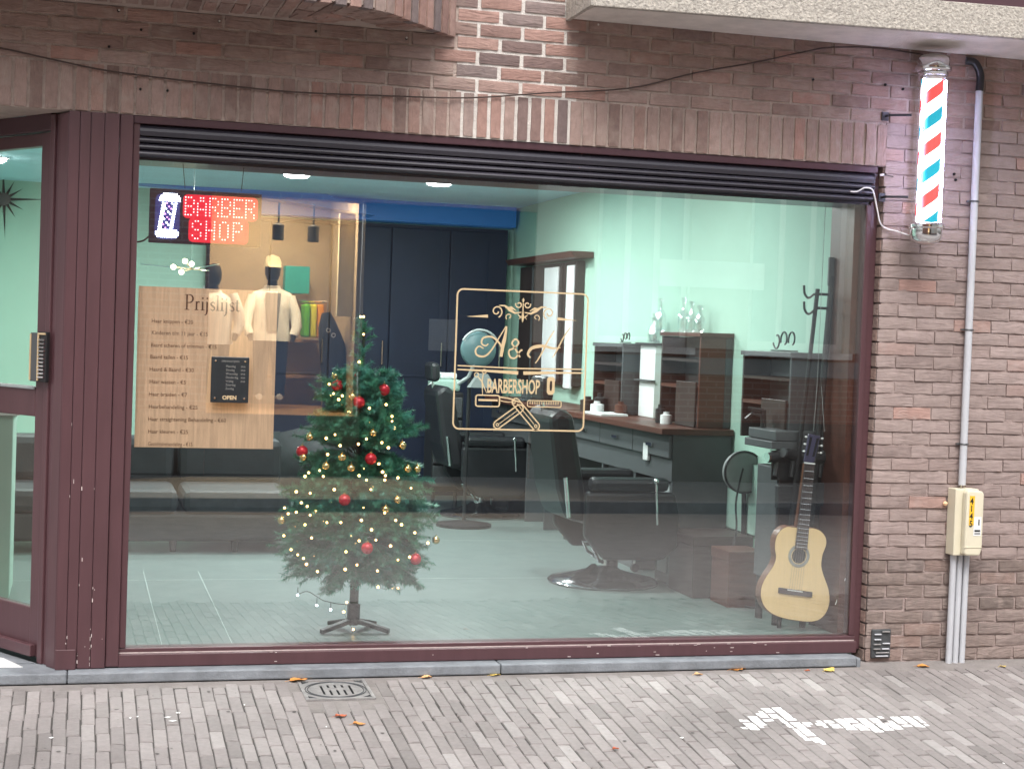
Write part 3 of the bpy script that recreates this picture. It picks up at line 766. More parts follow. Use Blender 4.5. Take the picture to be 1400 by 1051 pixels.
for px, py, (x_, yc, rz_) in scored:
    tl = Matrix.Rotation(jit(.010), 4, 'Y')
    mtx = Matrix.Translation((x_, yc, gz_(yc)+jit(.0014))) @ Matrix.Rotation(rz_, 4, 'Z') @ Matrix.Rotation(math.atan(SL)+jit(.008), 4, 'X') @ tl
    if rz_ > 50: mtx = Matrix.Translation((x_, yc, gz_(yc)+jit(.001))) @ Matrix.Rotation(rz_-100, 4, 'Z') @ Matrix.Rotation(math.atan(SL), 4, 'X') @ Matrix.Diagonal((1, .48, 1, 1))
    elif random.random() < .5: mtx = mtx @ Matrix.Rotation(PI, 4, 'Z')
    if any(t_[2] is not None and t_[2] == (x_, yc, rz_) for t_ in ()): pass
    k = (x_, yc, rz_)
    sel = id((px, py, k))
    vs, fs = None, None
    if nind < 300 and py < 1075 and -15 < px < 1415 and py >= inv[min(299, len(inv)-1)][1]:
        o = bpy.data.objects.new('paver', random.choice(pmesh)); COL.objects.link(o); o.matrix_world = mtx; o.parent = pav; nind += 1
    else:
        vs, fs = paver_mesh(random.randrange(9999), None); base.add([mtx @ Vector(v) for v in vs], fs)
    # paint patches of the worn arrow
    if 2.4 < x_ < 3.6 and -1.4 < yc < -.5:
        for iy in range(6):
            for ix in range(2):
                lx = -.0205+.0205*ix; ly = -.094+.0315*iy
                wc = mtx @ Vector((lx+.01, ly+.015, 0))
                if any(inpoly(wc.x, wc.y, P_) for P_ in arrow_w):
                    h = mnoise.noise(Vector((wc.x*9, wc.y*9, 5)))
                    shaft_in = inpoly(wc.x, wc.y, arrow_w[2])
                    if h > (-.42 if shaft_in else -.5):
                        j = .0035
                        paint.add([mtx @ Vector(v) for v in [(lx+jit(j), ly-jit(j), .0016), (lx+.0205+jit(j), ly+jit(j), .0016), (lx+.0205+jit(j), ly+.0315+jit(j), .0016), (lx+jit(j), ly+.0315+jit(j), .0016)]], [(0, 1, 2, 3)])
base.build('paver_field', m_paver_i, pav, kind='stuff')
ar = paint.build('painted_arrow', m_paint); tag(ar, 'worn white arrow painted on the pavers, pointing left', 'road marking')
# white specks on the left pavers
sp = MB()
for px, py, w_ in [(229, 981, .03), (236, 986, .035), (242, 975, .012), (70, 1009, .02), (178, 982, .012), (188, 980, .010), (245, 975, .01), (446, 994, .006), (1158, 998, .01), (334, 964, .008), (932, 1009, .02), (1372, 1044, .01)]:
    q = unsl(px, py); z = gz_(q[1])+.004; sp.add([(q[0]-w_/2, q[1], z+SL*0), (q[0], q[1]-.012, z-.0006), (q[0]+w_/2, q[1]+.003, z), (q[0]+.002, q[1]+.010, z)], [(0, 1, 2, 3)])
sp.build('paint_speck', m_paint, pav)
# street beyond, behind the camera
mb = MB(); mb.add([(-40, -2.5, -.172), (40, -2.5, -.172), (40, -7.2, -.172), (-40, -7.2, -.172)], [(0, 1, 2, 3)]); r_o = mb.build('street', m_asphalt); r_o['kind'] = 'structure'
mb = MB(); mb.add([(-40, -7.32, -.06), (40, -7.32, -.06), (40, -9.05, -.02), (-40, -9.05, -.02)], [(0, 1, 2, 3)]); r_o = mb.build('far_pavement', mat('far_paving', (.26, .25, .24), .85, var=.2, scale=12)); r_o['kind'] = 'structure'
mb = MB(); mb.box((-40, -7.32, -.2), (40, -7.20, -.062)); r_o = mb.build('kerb', m_stone); r_o['kind'] = 'structure'
mb = MB(); mb.add([(-60, 60, -.3), (60, 60, -.3), (60, -60, -.3), (-60, -60, -.3)], [(0, 1, 2, 3)]); r_o = mb.build('ground', m_asphalt); r_o['kind'] = 'structure'
for (a, b) in ((-40, -6), (12, 40)):
    mb = MB(); mb.add([(a, .12, -.03), (b, .12, -.03), (b, -2.5, -.168), (a, -2.5, -.168)], [(0, 1, 2, 3)]); r_o = mb.build('side_pavement', m_silt); r_o['kind'] = 'structure'

# drain cover
MB().box((GR[0]-.05, GR[2]-.16, -.012), (GR[1]+.05, GR[3]+.03, -.0030), fn=lambda x_, y_, z_: (x_, y_, gz_(y_)+z_)).build('silt_patch', m_silt, pav)
dr_ = thing('drain_cover', 'square cast iron drain cover with slots set in the pavers by the sill', 'drain cover', (0, 0, 0))
gx0, gx1, gy0, gy1 = GR
def gf(x_, y_, z_): return (x_, y_, gz_(y_)+z_)
MB().box((gx0, gy0, -.03), (gx1, gy1, -.0022), fn=gf).build('grate_pit', m_gap, dr_)
gb = MB()
for a, b in [((gx0, gy0), (gx1, gy0+.016)), ((gx0, gy1-.016), (gx1, gy1)), ((gx0, gy0+.016), (gx0+.014, gy1-.016)), ((gx1-.014, gy0+.016), (gx1, gy1-.016))]:
    gb.box((a[0], a[1], -.012), (b[0], b[1], .005), fn=gf)
gb.build('grate_frame', m_irong, dr_)
gcx, gcy = (gx0+gx1)/2, (gy0+gy1)/2
lid = MB(); 
x_ = gx0+.015; cells = 26
cw = (gx1-gx0-.03)/cells; ch = (gy1-gy0-.034)/24
for i in range(cells):
    for j in range(24):
        cx, cy = gx0+.015+cw*(i+.5), gy0+.017+ch*(j+.5); rx, ry = (cx-gcx)/.13, (cy-gcy)/.13
        slot = abs(rx) < .62 and abs(ry) < .60*math.sqrt(max(0, 1-rx*rx*1.2)) and (i % 3 == 1) and not (abs(ry-.15) < .13 and abs(rx) < .35)
        if not slot: lid.box((cx-cw/2, cy-ch/2, -.010), (cx+cw/2, cy+ch/2, .000), fn=gf)
lid.build('grate_lid', m_irong, dr_)
rg = MB()
for r_ in (.128, .118): rg.tube([gf(gcx+r_*math.cos(t*PI/16), gcy+r_*.95*math.sin(t*PI/16), .001) for t in range(33)], .0022, 5)
rg.build('raised_ring', m_iron, dr_)
tk = MB()
for sx, sy in ((1, 1), (1, -1), (-1, 1), (-1, -1)):
    for k in range(3):
        a = .098+k*.012; tk.tube([gf(gcx+sx*a, gcy+sy*.125, .002), gf(gcx+sx*.128, gcy+sy*(a), .002)], .0022, 4)
tk.build('corner_tread', m_iron, dr_, kind='stuff')

# leaves
leafspots = [(408, 931, 1.5, 0, 'long yellow leaf lying by the left edge of the drain cover'), (425, 928, 1.0, 3, 'pale pink leaf touching the sill above the drain cover'), (466, 980, 1.0, 1, 'reddish brown leaf on the pavers below the drain cover'),
             (491, 991, .9, 0, 'orange leaf on the pavers right of the reddish leaf'), (583, 927, .9, 3, 'thin orange leaf against the sill right of the drain cover'), (677, 924, .9, 2, 'yellow leaf against the sill midway under the window'),
             (1010, 916, 1.5, 0, 'curled orange leaf by the sill left of the yellow one'), (1134, 917, 1.3, 2, 'bright yellow leaf at the right end of the sill'), (1262, 912, 1.1, 0, 'amber leaf at the wall foot left of the conduits'),
             (1371, 912, .7, 2, 'small yellow leaf at the wall foot right of the conduits'), (842, 1025, .6, 1, 'small brown leaf in the middle of the pavers'), (955, 923, .8, 3, 'flat pale leaf near the sill below the guitar chair'), (1104, 918, .4, 1, 'tiny dark crumpled leaf left of the bright yellow leaf')]
for px, py, s_, mi, lab in leafspots:
    if 'guitar chair' in lab: lab = 'flat pale leaf on the pavers below the barber chairs'
    q = unsl(px, py); rnd = random.Random(px); n = 9; L_ = .055*s_; a0 = rnd.uniform(-.5, .5)
    mb = MB(); vs = []
    for i in range(n):
        t = i/(n-1); w = .017*s_*math.sin(PI*t**.8)*(1+.25*math.sin(t*19+px)); x_ = (t-.5)*L_; zc = .003+.006*s_*math.sin(t*5+px)*rnd.uniform(.4, 1)
        vs += [(x_, -w, .006+abs(zc)), (x_, 0, .003+abs(zc)*.5), (x_, w, .006+abs(zc)*1.1)]
    fs = []
    for i in range(n-1):
        for k in range(2): fs.append((3*i+k, 3*i+3+k, 3*i+4+k, 3*i+1+k))
    mb.add(vs, fs); mb.tube([(-L_*.75, .002, .004), (-L_*.5, 0, .008)], .0008, 4)
    o = mb.build('fallen_leaf', LEAVES[mi], smooth=True); o.location = (q[0], q[1], gz_(q[1])); o.rotation_euler = (math.atan(SL), 0, a0)
    tag(o, lab, 'leaf', 'fallen autumn leaves')

# ------------------------------------------------------------------ wall fittings
cab = at(0, 66, -.008)
cps = [(-60, 58), (0, 66), (60, 79), (130, 94), (190, 103), (300, 116), (400, 126), (520, 131), (640, 134), (750, 127), (860, 121), (950, 100), (1030, 86), (1100, 71), (1137, 65), (1200, 66), (1262, 75)]
mb = MB().tube(smoothpts([tuple(at(px, py, -.012)) for px, py in cps], 5), .0034, 6)
tag(mb.build('hanging_cable', m_cable, smooth=True), 'thin brown cable sagging across the brickwork above the shutter', 'cable')

bpole = thing('barber_pole', 'lit barber pole with red and blue stripes and chrome caps on the right wall', 'barber pole')
PX, PYY = 3.79, -.155
p_top = at(1276, 71, PYY); p_bot = at(1266, 340, PYY)
PXc = (p_top.x+p_bot.x)/2; zt, zb = 2.838, 1.936
tz1, tz0 = zt-.130, zb+.115
PER = .241; PHC = .125-(at(1275, 131, PYY).z-(tz0+tz1)/2)/PER-.082
m_str = bpy.data.materials.new('barber_stripes'); m_str.use_nodes = True
t_ = m_str.node_tree; N = t_.nodes; L = t_.links; b_ = N['Principled BSDF']
tc = N.new('ShaderNodeTexCoord'); sx_ = N.new('ShaderNodeSeparateXYZ'); L.new(tc.outputs['Object'], sx_.inputs[0])
def mth(op, a=None, b=None, v=None):
    n_ = N.new('ShaderNodeMath'); n_.operation = op
    for i_, q_ in enumerate((a, b)):
        if q_ is None: continue
        if isinstance(q_, (int, float)): n_.inputs[i_].default_value = q_
        else: L.new(q_, n_.inputs[i_])
    return n_.outputs[0]
ny = mth('MULTIPLY', sx_.outputs[1], -1.0)
th = mth('ARCTAN2', sx_.outputs[0], ny)
ph = mth('FRACT', mth('ADD', mth('SUBTRACT', mth('DIVIDE', sx_.outputs[2], PER), mth('DIVIDE', th, 2*PI)), 10+PHC))
cr = N.new('ShaderNodeValToRGB'); cr.color_ramp.interpolation = 'CONSTANT'; e = cr.color_ramp.elements
e[0].position = 0; e[0].color = (.60, .05, .045, 1); e[1].position = .25; e[1].color = (1, 1, 1, 1)
x1_ = e.new(.5); x1_.color = (.0, .20, .27, 1); x2_ = e.new(.74); x2_.color = (1, 1, 1, 1)
L.new(ph, cr.inputs[0]); L.new(cr.outputs[0], b_.inputs['Base Color']); L.new(cr.outputs[0], b_.inputs['Emission Color']); b_.inputs['Emission Strength'].default_value = .8
o = MB().lathe([(.052, tz0-.0-(tz0+tz1)/2), (.052, tz1-(tz0+tz1)/2)], n=32).build('striped_cylinder', m_str, bpole, smooth=True); o.location = (PXc, PYY, (tz0+tz1)/2)
for k, a in enumerate((200, 340)):
    q = (PXc+.062*math.cos(math.radians(a)), PYY+.062*math.sin(math.radians(a)))
    MB().tube([(*q, tz0), (*q, tz1)], .004, 8).build('light_tube', emit('pole_tube_%d' % k, (.62, .62, 1), 34), bpole, smooth=True)
MB().lathe([(.076, tz0-.01), (.076, tz1+.01)], (PXc, PYY, 0), 36).build('glass_tube', m_clear, bpole, smooth=True)
def capp(name, prof): return MB().lathe(prof, (PXc, PYY, 0), 36).build(name, m_chrome, bpole, smooth=True)
capp('cap_rim', [(.001, tz1), (.060, tz1), (.064, tz1+.008), (.062, tz1+.016), (.068, tz1+.02), (.071, tz1+.028), (.068, tz1+.036), (.080, tz1+.04), (.084, tz1+.046), (.084, tz1+.058), (.078, tz1+.062)])
capp('cap_dome', [(.074, tz1+.062), (.074, tz1+.085), (.070, tz1+.100), (.058, tz1+.112), (.034, tz1+.118), (.001, tz1+.120)])
capp('cap_rim', [(.001, tz0), (.066, tz0), (.076, tz0-.006), (.082, tz0-.012), (.082, tz0-.024), (.076, tz0-.030)])
capp('cap_dome', [(.074, tz0-.030), (.074, tz0-.055), (.070, tz0-.078), (.055, tz0-.095), (.030, tz0-.103), (.001, tz0-.105)])
for zz in (2.55, 2.17):
    mb = MB(); mb.tube([(PXc-.155, -.002, zz), (PXc-.155, -.05, zz), (PXc-.07, -.10, zz)], .006, 6); mb.box((PXc-.172, -.008, zz-.02), (PXc-.138, .0, zz+.02))
    mb.build('wall_bracket', m_blackm, bpole)
cps = [(1163, 262), (1172, 262), (1182, 257), (1192, 259), (1196, 270), (1200, 290), (1204, 306), (1213, 313), (1225, 316), (1243, 322)]
Ys = [.015, .01, .0, -.004, -.006, -.008, -.008, -.01, -.03, -.085]
tag(MB().tube(smoothpts([tuple(at(px, py, y_)) for (px, py), y_ in zip(cps, Ys)], 5), .0036, 7).build('power_cable', m_cablew, smooth=True), 'white power cable from the shutter corner to the barber pole', 'cable')
q = at(1208, 240, -.006); mb = MB(); mb.tube([(q.x-.02, -.008, q.z), (q.x, -.008, q.z+.003)], .005, 6, 0); mb.tube([(q.x, -.008, q.z+.003), (q.x+.05, -.008, q.z-.003)], .0025, 5, 1)
tag(mb.build('wall_clip', [m_cablew, m_blackm]), 'short white cable stub clipped to the bricks left of the barber pole', 'cable clip')

# conduit and meter box
mb = MB(); Q = lambda px, py: tuple(at(px, py, -.028))
pipe = thing('conduit_pipe', 'long grey conduit pipe down the brick wall right of the barber pole', 'pipe')
a = at(1337, 123, -.028); cx_ = 4.105
MB().tube([(cx_, -.028, a.z), (cx_, -.028, .82)], .0175, 14).build('pipe', m_conduit, pipe, smooth=True)
MB().tube(smoothpts([(cx_, -.028, 2.70), (cx_+.002, -.03, 2.76), (cx_-.01, -.032, 2.80), (cx_-.035, -.026, 2.835), (cx_-.07, -.012, 2.84)], 5), .019, 12).build('pipe_bend', m_blackm, pipe, smooth=True)
for py in (275, 451, 607):
    z = at(1325, py, -.03).z; mb = MB(); mb.lathe([(.0195, z-.004), (.0215, z), (.0195, z+.004)], (cx_, -.028, 0), 14); mb.box((cx_-.032, -.02, z-.004), (cx_+.032, -.006, z+.004)); mb.build('pipe_clip', m_iron, pipe)
for k in range(3):
    x_ = 4.073+k*.036
    tag(MB().tube([(x_, -.030-.004*(k == 0), .50), (x_-.002, -.030-.004*(k == 0), gz_(-.03)-.01)], .0155, 12).build('ground_conduit', m_conduit, smooth=True),
        ['leftmost', 'middle', 'rightmost'][k]+' of three grey conduits rising from the pavement under the cream box', 'pipe', 'conduits below the meter box')
mbx = thing('meter_box', 'cream plastic cable box with a yellow number sticker on the brick wall', 'meter box')
bx0, bx1, bz0, bz1 = 4.046, 4.176, .487, .805
box('back_box', (bx0, -.075, bz0), (bx1-.006, -.002, bz1), m_cream, mbx, .004)
mb = MB(); mb.prism([(bx0+.036, bz0+.012), (bx0+.036, bz1-.012), (bx0+.05, bz1-.002), (bx1-.01, bz1-.006), (bx1, bz1-.02), (bx1, bz0+.035), (bx1-.012, bz0+.004), (bx0+.05, bz0+.004)], -.115, -.0755)
mb.build('lid', m_cream, mbx, bevel=.008)
mb = MB(); mb.box((bx0+.035, -.118, bz0+.01), (bx1-.001, -.090, bz0+.046), fn=lambda x_, y_, z_: (x_, y_+(.02 if z_ < bz0+.02 else -.001), z_)); mb.build('lid_chamfer', m_cream, mbx, bevel=.003)
MB().lathe([(.010, -.01), (.010, .0)], (bx0+.06, -.03, bz1+.008), 12, ax='y').build('hanging_lug', m_cream, mbx)
box('sticker', (bx0+.052, -.1165, bz0+.150), (bx0+.078, -.1158, bz1-.028), m_yellow, mbx)
for k, ch_ in enumerate('4145'):
    text('digit', ch_, .042, (bx0+.0535, -.1172, bz1-.067-k*.036), m_text, mbx, xs=.85, bold=.001)
box('label', (bx0+.078, -.1165, bz0+.10), (bx0+.118, -.1158, bz0+.19), m_white, mbx)
for a_, b_q in (((bx0+.083, bz0+.108), (bx0+.113, bz0+.113)), ((bx0+.083, bz0+.119), (bx0+.113, bz0+.128)), ((bx0+.102, bz0+.15), (bx0+.108, bz0+.178))): box('print', (a_[0], -.1172, a_[1]), (b_q[0], -.1166, b_q[1]), m_text, mbx)
q = at(1292, 688, -.012); tag(MB().ball((q.x, -.014, q.z), .012, 8).build('foam_plug', mat('orange_foam', (.85, .55, .33), .7)), 'dab of orange foam in a wall hole left of the cream box', 'foam plug')
gr = thing('air_grille', 'small dark cast iron air grille low in the wall right of the sill', 'air grille')
g0, g1 = 3.672, 3.772; box('plate', (g0, -.010, -.012), (g1, .004, .125), m_iron, gr, .004)
for k, (a, b, zz) in enumerate([(.01, .045, .10), (.05, .09, .112), (.01, .045, .075), (.008, .045, .052), (.055, .092, .056), (.008, .045, .030), (.052, .09, .030), (.02, .09, .012), (.02, .085, -.004)]):
    box('louvre', (g0+a, -.020, zz), (g0+b, -.0105, zz+.006), m_irong if k % 2 else m_conduit, gr, .002)

# ------------------------------------------------------------------ shop interior
FZ = .08; CZ = 2.55; RX1 = 3.60; LXI = -1.7; BYI = 6.5
def struct(name, a, b, m): o = box(name, a, b, m); o['kind'] = 'structure'; return o
fp_ = [(-.05, .11), (RX1, .11), (RX1, BYI), (LXI, BYI), (LXI, 1.12), (-.76, 1.12)]
o = MB().add([(a, b, FZ) for a, b in fp_]+[(a, b, FZ-.1) for a, b in fp_], [tuple(range(6)), tuple(range(11, 5, -1))]+[(i, (i+1) % 6, 6+(i+1) % 6, 6+i) for i in range(6)]).build('interior_floor', m_floor); o['kind'] = 'structure'
struct('porch_side_wall', (LXI, 1.0, -.1), (-.765, 1.11, CZ), m_ppl)
hid = ['far left above the sofa', 'left front near the window', 'right front above the near barber chair', 'right above the styling counter', 'far left at the back', 'at the back before the navy cupboards']
struct('interior_ceiling', (LXI, .31, CZ), (RX1+.2, BYI, CZ+.1), m_ceil)
struct('interior_right_wall', (RX1+.001, .11, -.1), (RX1+.03, BYI, CZ), m_mint)
struct('interior_left_wall', (LXI-.1, 1.3, -.1), (LXI-.001, BYI, CZ), m_mint)
struct('interior_back_wall', (LXI, BYI+.001, -.1), (RX1+.1, BYI+.1, CZ), m_mint)
g = MB()
for k in range(3):
    y_ = 1.9+k*1.6; g.box((LXI+.01, y_, FZ+.0005), (RX1-.01, y_+.003, FZ+.0010))
for px in (213, 303): xx = atz(px, 850, FZ).x; g.box((xx, .12, FZ+.0016), (xx+.0022, 2.2, FZ+.0024))
g.build('floor_joint', m_grout)['kind'] = 'structure'
sk = box('skirting_board', (RX1-.012, 1.16, FZ+.001), (RX1-.0005, BYI-.01, FZ+.09), m_mintd); sk['kind'] = 'structure'
gum = MB(); rg_ = random.Random(4)
for k in range(170):
    x_ = rg_.uniform(-.4, 4.6); y_ = rg_.uniform(-1.7, -.15); r_ = rg_.choice([.003, .004, .005, .009]); z_ = gz_(y_)+.0022
    gum.add([(x_+r_*math.cos(a*PI/3)*rg_.uniform(.6, 1.2), y_+r_*math.sin(a*PI/3)*rg_.uniform(.6, 1.2), z_+SL*r_*math.sin(a*PI/3)) for a in range(6)], [tuple(range(6))])
gum.build('gum_spots', mat('dark_gum', (.11, .10, .095), .8), pav, kind='stuff')
# navy wardrobe wall
nv = thing('navy_panelling', 'dark navy panelled cupboard wall at the back of the shop', 'panelling')
box('backing', (.985, 6.40, FZ), (3.52, 6.498, 2.36), m_navy, nv)
for k in range(5):
    xa = .99+k*.506
    box('cupboard_door', (xa+.004, 6.375, FZ+.05), (xa+.502, 6.3995, 2.33), m_navy, nv, .006)
    box('door_moulding', (xa+.08, 6.366, FZ+1.0), (xa+.43, 6.3745, FZ+1.02), m_navy, nv, .003); box('door_moulding', (xa+.08, 6.366, FZ+.5), (xa+.43, 6.3745, FZ+.52), m_navy, nv, .003)
    MB().tube([(xa+.45, 6.35, FZ+1.1), (xa+.45, 6.35, FZ+1.3)], .008, 6).build('handle', m_chrome, nv)
bm_ = thing('blue_beam', 'blue beam under the ceiling above the navy cupboards, with added glow', 'beam')
box('beam_face', (.95, 6.30, 2.38), (3.56, 6.499, 2.549), m_blue, bm_)  # emission added to the beam to brighten the blue ceiling
mb = MB(); P_ = [(.95, 2.549)]+[(.95+.9*i/10, 2.549-.17*(i/10)**1.6) for i in range(11)]
mb.prism([(.4, 2.549), (1.9, 2.549), (2.3, 2.40), (1.9, 2.44), (1.2, 2.51)], 6.05, 6.29); mb.build('curved_cove', m_blue, bm_)
sw = box('light_switch', (.95, 6.485, 1.60), (1.0, 6.4995, 1.78), m_white); sw.location.x = .02; tag(sw, 'pale switch plate on the mint wall beside the navy cupboards', 'switch')

# downlights: two in view, the others added out of view to light the room
def downlight(x_, y_, lab, vis_=True):
    d_ = thing('ceiling_downlight', lab, 'ceiling light', (x_, y_, CZ), 'round downlights in the shop ceiling, two in view and the others added')
    MB().lathe([(.112, -.002), (.112, -.012), (.095, -.014), (.095, -.003)], n=28).build('rim', m_white, d_, smooth=True)
    MB().lathe([(.0001, -.040), (.070, -.038), (.088, -.028), (.094, -.012)], n=28).build('lens', m_lamp, d_, smooth=True)
    l = bpy.data.lights.new('downlight', 'AREA'); l.shape = 'DISK'; l.size = .19; l.energy = INT_E; l.color = (.93, 1, .98)
    lo = bpy.data.objects.new('downlight_lamp', l); COL.objects.link(lo); lo.location = (x_, y_, CZ-.045)
downlight(1.44, 4.4, 'glowing round downlight nearer the LED sign')
downlight(2.45, 4.35, 'glowing round downlight right of the one by the sign')
for (x_, y_), h__ in zip([(0.0, 3.2), (1.2, 1.7), (2.35, 1.5), (2.3, 3.2), (-.6, 4.6), (1.3, 3.1)], hid):
    downlight(x_, y_, 'added unseen downlight '+h__)

# pendant with globes
pd = thing('globe_pendant', 'small branched pendant lamp with glowing globes below the LED sign', 'pendant lamp')
c0 = at(262, 368, 4.0)
MB().tube([(c0.x, 4.0, c0.z), (c0.x, 4.0, CZ)], .004, 5).build('stem', m_chrome, pd)
for (px, py) in [(237, 365), (248, 372), (253, 357), (262, 361)]:
    q = at(px, py, 3.9); MB().ball(tuple(q), .017, 10).build('globe', m_glow, pd, smooth=True)
    MB().tube([tuple(q), (c0.x, 4.0, c0.z)], .003, 5).build('arm', m_gold, pd)
for (px, py) in [(192, 361), (286, 370), (300, 361)]:
    q = at(px, py, 3.9); MB().tube([tuple(q), (c0.x, 4.0, c0.z)], .003, 5).build('arm', m_chrome, pd)

# star clock on the back wall, seen through the door
q = at(5, 272, 6.42); sc_ = thing('star_clock', 'black starburst wall clock seen through the door glass', 'clock')
MB().lathe([(.0001, -.02), (.05, -.02), (.05, .02)], (q.x, 6.47, q.z), 20, ax='y').build('dial', m_blackm, sc_)
for k in range(12):
    a = k*PI/6+.05; l = .32 if k % 3 == 0 else .17
    MB().add([(q.x+.04*math.cos(a+.3), 6.465, q.z+.04*math.sin(a+.3)), (q.x+l*math.cos(a), 6.465, q.z+l*math.sin(a)), (q.x+.04*math.cos(a-.3), 6.465, q.z+.04*math.sin(a-.3)), (q.x+.04*math.cos(a), 6.455, q.z+.04*math.sin(a))], [(0, 1, 3), (3, 1, 2), (0, 2, 1)]).build('ray', m_blackm, sc_)
# pale cabinet behind the door
pc = thing('reception_desk', 'pale green reception desk behind the lower door glass', 'desk')
box('desk_body', (-1.35, 1.35, FZ), (-.30, 1.8, .98), m_mintd, pc, .006); box('desk_top', (-1.38, 1.32, .981), (-.27, 1.83, 1.01), m_white, pc, .004)

# sofa
sf = thing('sofa', 'long charcoal sofa standing left behind the price list', 'sofa', (0, 0, 0))
sx0, sx1, sy0, sy1 = -.75, 1.30, 2.9, 3.72
box('back_frame', (sx0, sy1-.08, .15), (sx1, sy1+.03, .70), m_sofa, sf, .02)
box('seat_base', (sx0, sy0+.02, .15), (sx1, sy1, .32), m_sofa, sf, .02)
for k in range(3): box('seat_cushion', (sx0+.02+k*.68, sy0, .322), (sx0+.68+k*.68-.01, sy1-.2, .46), m_sofa, sf, .04)
for k in range(3): box('back_cushion', (sx0+.02+k*.68, sy1-.26, .462), (sx0+.68+k*.68-.01, sy1-.03, .74), m_sofa, sf, .05)
for (a, b) in ((sx0+.1, sy0+.08), (sx1-.35, sy0+.08), (sx1-.72, sy0+.1), (sx0+.1, sy1-.1), (sx1-.1, sy1-.1)): MB().tube([(a, b, FZ), (a, b, .15)], [.018, .025], 8).build('leg', m_blackm, sf)
# tub chair behind the tree
tb = thing('tub_chair', 'dark round backed chair half hidden behind the Christmas tree', 'chair')
c = at(432, 650, 4.6)
mb = MB(); 
for i in range(13):
    a = PI*(-.1+1.2*i/12); mb.v += [(c.x+.30*math.cos(a), 4.7+.28*math.sin(a)*-1, .25), (c.x+.32*math.cos(a), 4.7-.3*math.sin(a), .80-.1*abs(math.cos(a)))]
    if i: mb.f.append((2*i-2, 2*i, 2*i+1, 2*i-1)); mb.mi.append(0)
o = mb.build('backrest', m_sofa, tb, smooth=True); md = o.modifiers.new('thick', 'SOLIDIFY'); md.thickness = .06
MB().lathe([(.001, .30), (.27, .30), (.28, .40), (.25, .46), (.001, .47)], (c.x, 4.7, 0), 20).build('seat', m_sofa, tb, smooth=True)
for k in range(4): a = PI/4+k*PI/2; MB().tube([(c.x+.2*math.cos(a), 4.7+.2*math.sin(a), .3), (c.x+.23*math.cos(a), 4.7+.23*math.sin(a), FZ)], .012, 6).build('leg', m_blackm, tb)

# barber chairs
def barber_chair(ox, oy, label):
    t = thing('barber_chair', label, 'barber chair', (ox, oy, FZ), 'barber chairs')
    MB().lathe([(.001, .0), (.31, .0), (.315, .012), (.30, .026), (.20, .045), (.10, .075), (.07, .10), (.001, .10)], n=40).build('base_plate', mat('dark_chrome', (.30, .30, .31), .14, 1, var=.05), t, smooth=True)
    MB().lathe([(.045, .09), (.045, .32), (.07, .325), (.07, .345)], n=20).build('column', m_chrome, t, smooth=True)
    MB().lathe([(.062, .08), (.060, .20)], (.03, .02, 0), 16).build('column_sleeve', m_blackm, t, smooth=True)
    MB().tube([(-.02, -.05, .12), (-.14, -.12, .20), (-.18, -.16, .26), (-.15, -.19, .26), (-.05, -.08, .13)], .009, 6).build('pump_lever', m_chrome, t, smooth=True)
    box('seat', (-.17, -.25, .33), (.32, .25, .48), m_leather, t, .05)
    for s_ in (-1, 1):
        mb = MB(); mb.prism([(-.22, .30), (-.10, .17), (.24, .17), (.33, .25), (.33, .42), (.30, .545), (-.22, .545)], -.03, .03)
        o = mb.build('side_panel', m_leather, t, bevel=.02); o.location = (0, s_*.29, 0)
        box('armrest', (-.20, s_*.29-.045, .548), (.26, s_*.29+.045, .625), m_leather, t, .03)
    mb = MB(); mb.prism([(-.17, .36), (-.30, .38), (-.36, .55), (-.42, .95), (-.36, 1.0), (-.28, .96), (-.20, .55)], -.25, .25); mb.build('backrest', m_leather, t, bevel=.045)
    mb = MB(); mb.prism([(-.43, 1.01), (-.36, 1.02), (-.37, 1.16), (-.44, 1.16)], -.13, .13); mb.build('headrest', m_leather, t, bevel=.03)
    MB().tube([(-.385, 0, .95), (-.40, 0, 1.06)], .012, 8).build('headrest_post', m_chrome, t)
    mb = MB(); mb.prism([(.31, .42), (.35, .42), (.47, .13), (.42, .11)], -.2, .2); mb.build('leg_rest', m_leather, t, bevel=.02)
    for s_ in (-1, 1): MB().tube([(.34, s_*.17, .25), (.44, s_*.17, .12), (.74, s_*.17, .155)], .010, 8).build('footrest_bar', m_chrome, t, smooth=True)
    mb = MB(); mb.prism([(.46, .05), (.76, .10), (.755, .15), (.455, .10)], -.19, .19); mb.build('footrest', m_leather, t, bevel=.012)
    MB().tube([(.19, -.335, .37), (.165, -.36, .60)], .008, 8).build('recline_lever', m_chrome, t); MB().ball((.165, -.36, .61), .018, 10).build('lever_knob', m_chrome, t, smooth=True)
    MB().tube([(-.30, -.27, .40), (-.33, -.28, .62)], .012, 8).build('back_hinge', m_chrome, t)
    return t
barber_chair(2.90, 1.72, 'nearer black barber chair with chrome base, right of the middle of the shop')
barber_chair(2.98, 4.95, 'farther black barber chair standing before the navy cupboards')
def at_l(*a): return tuple(at(*a))
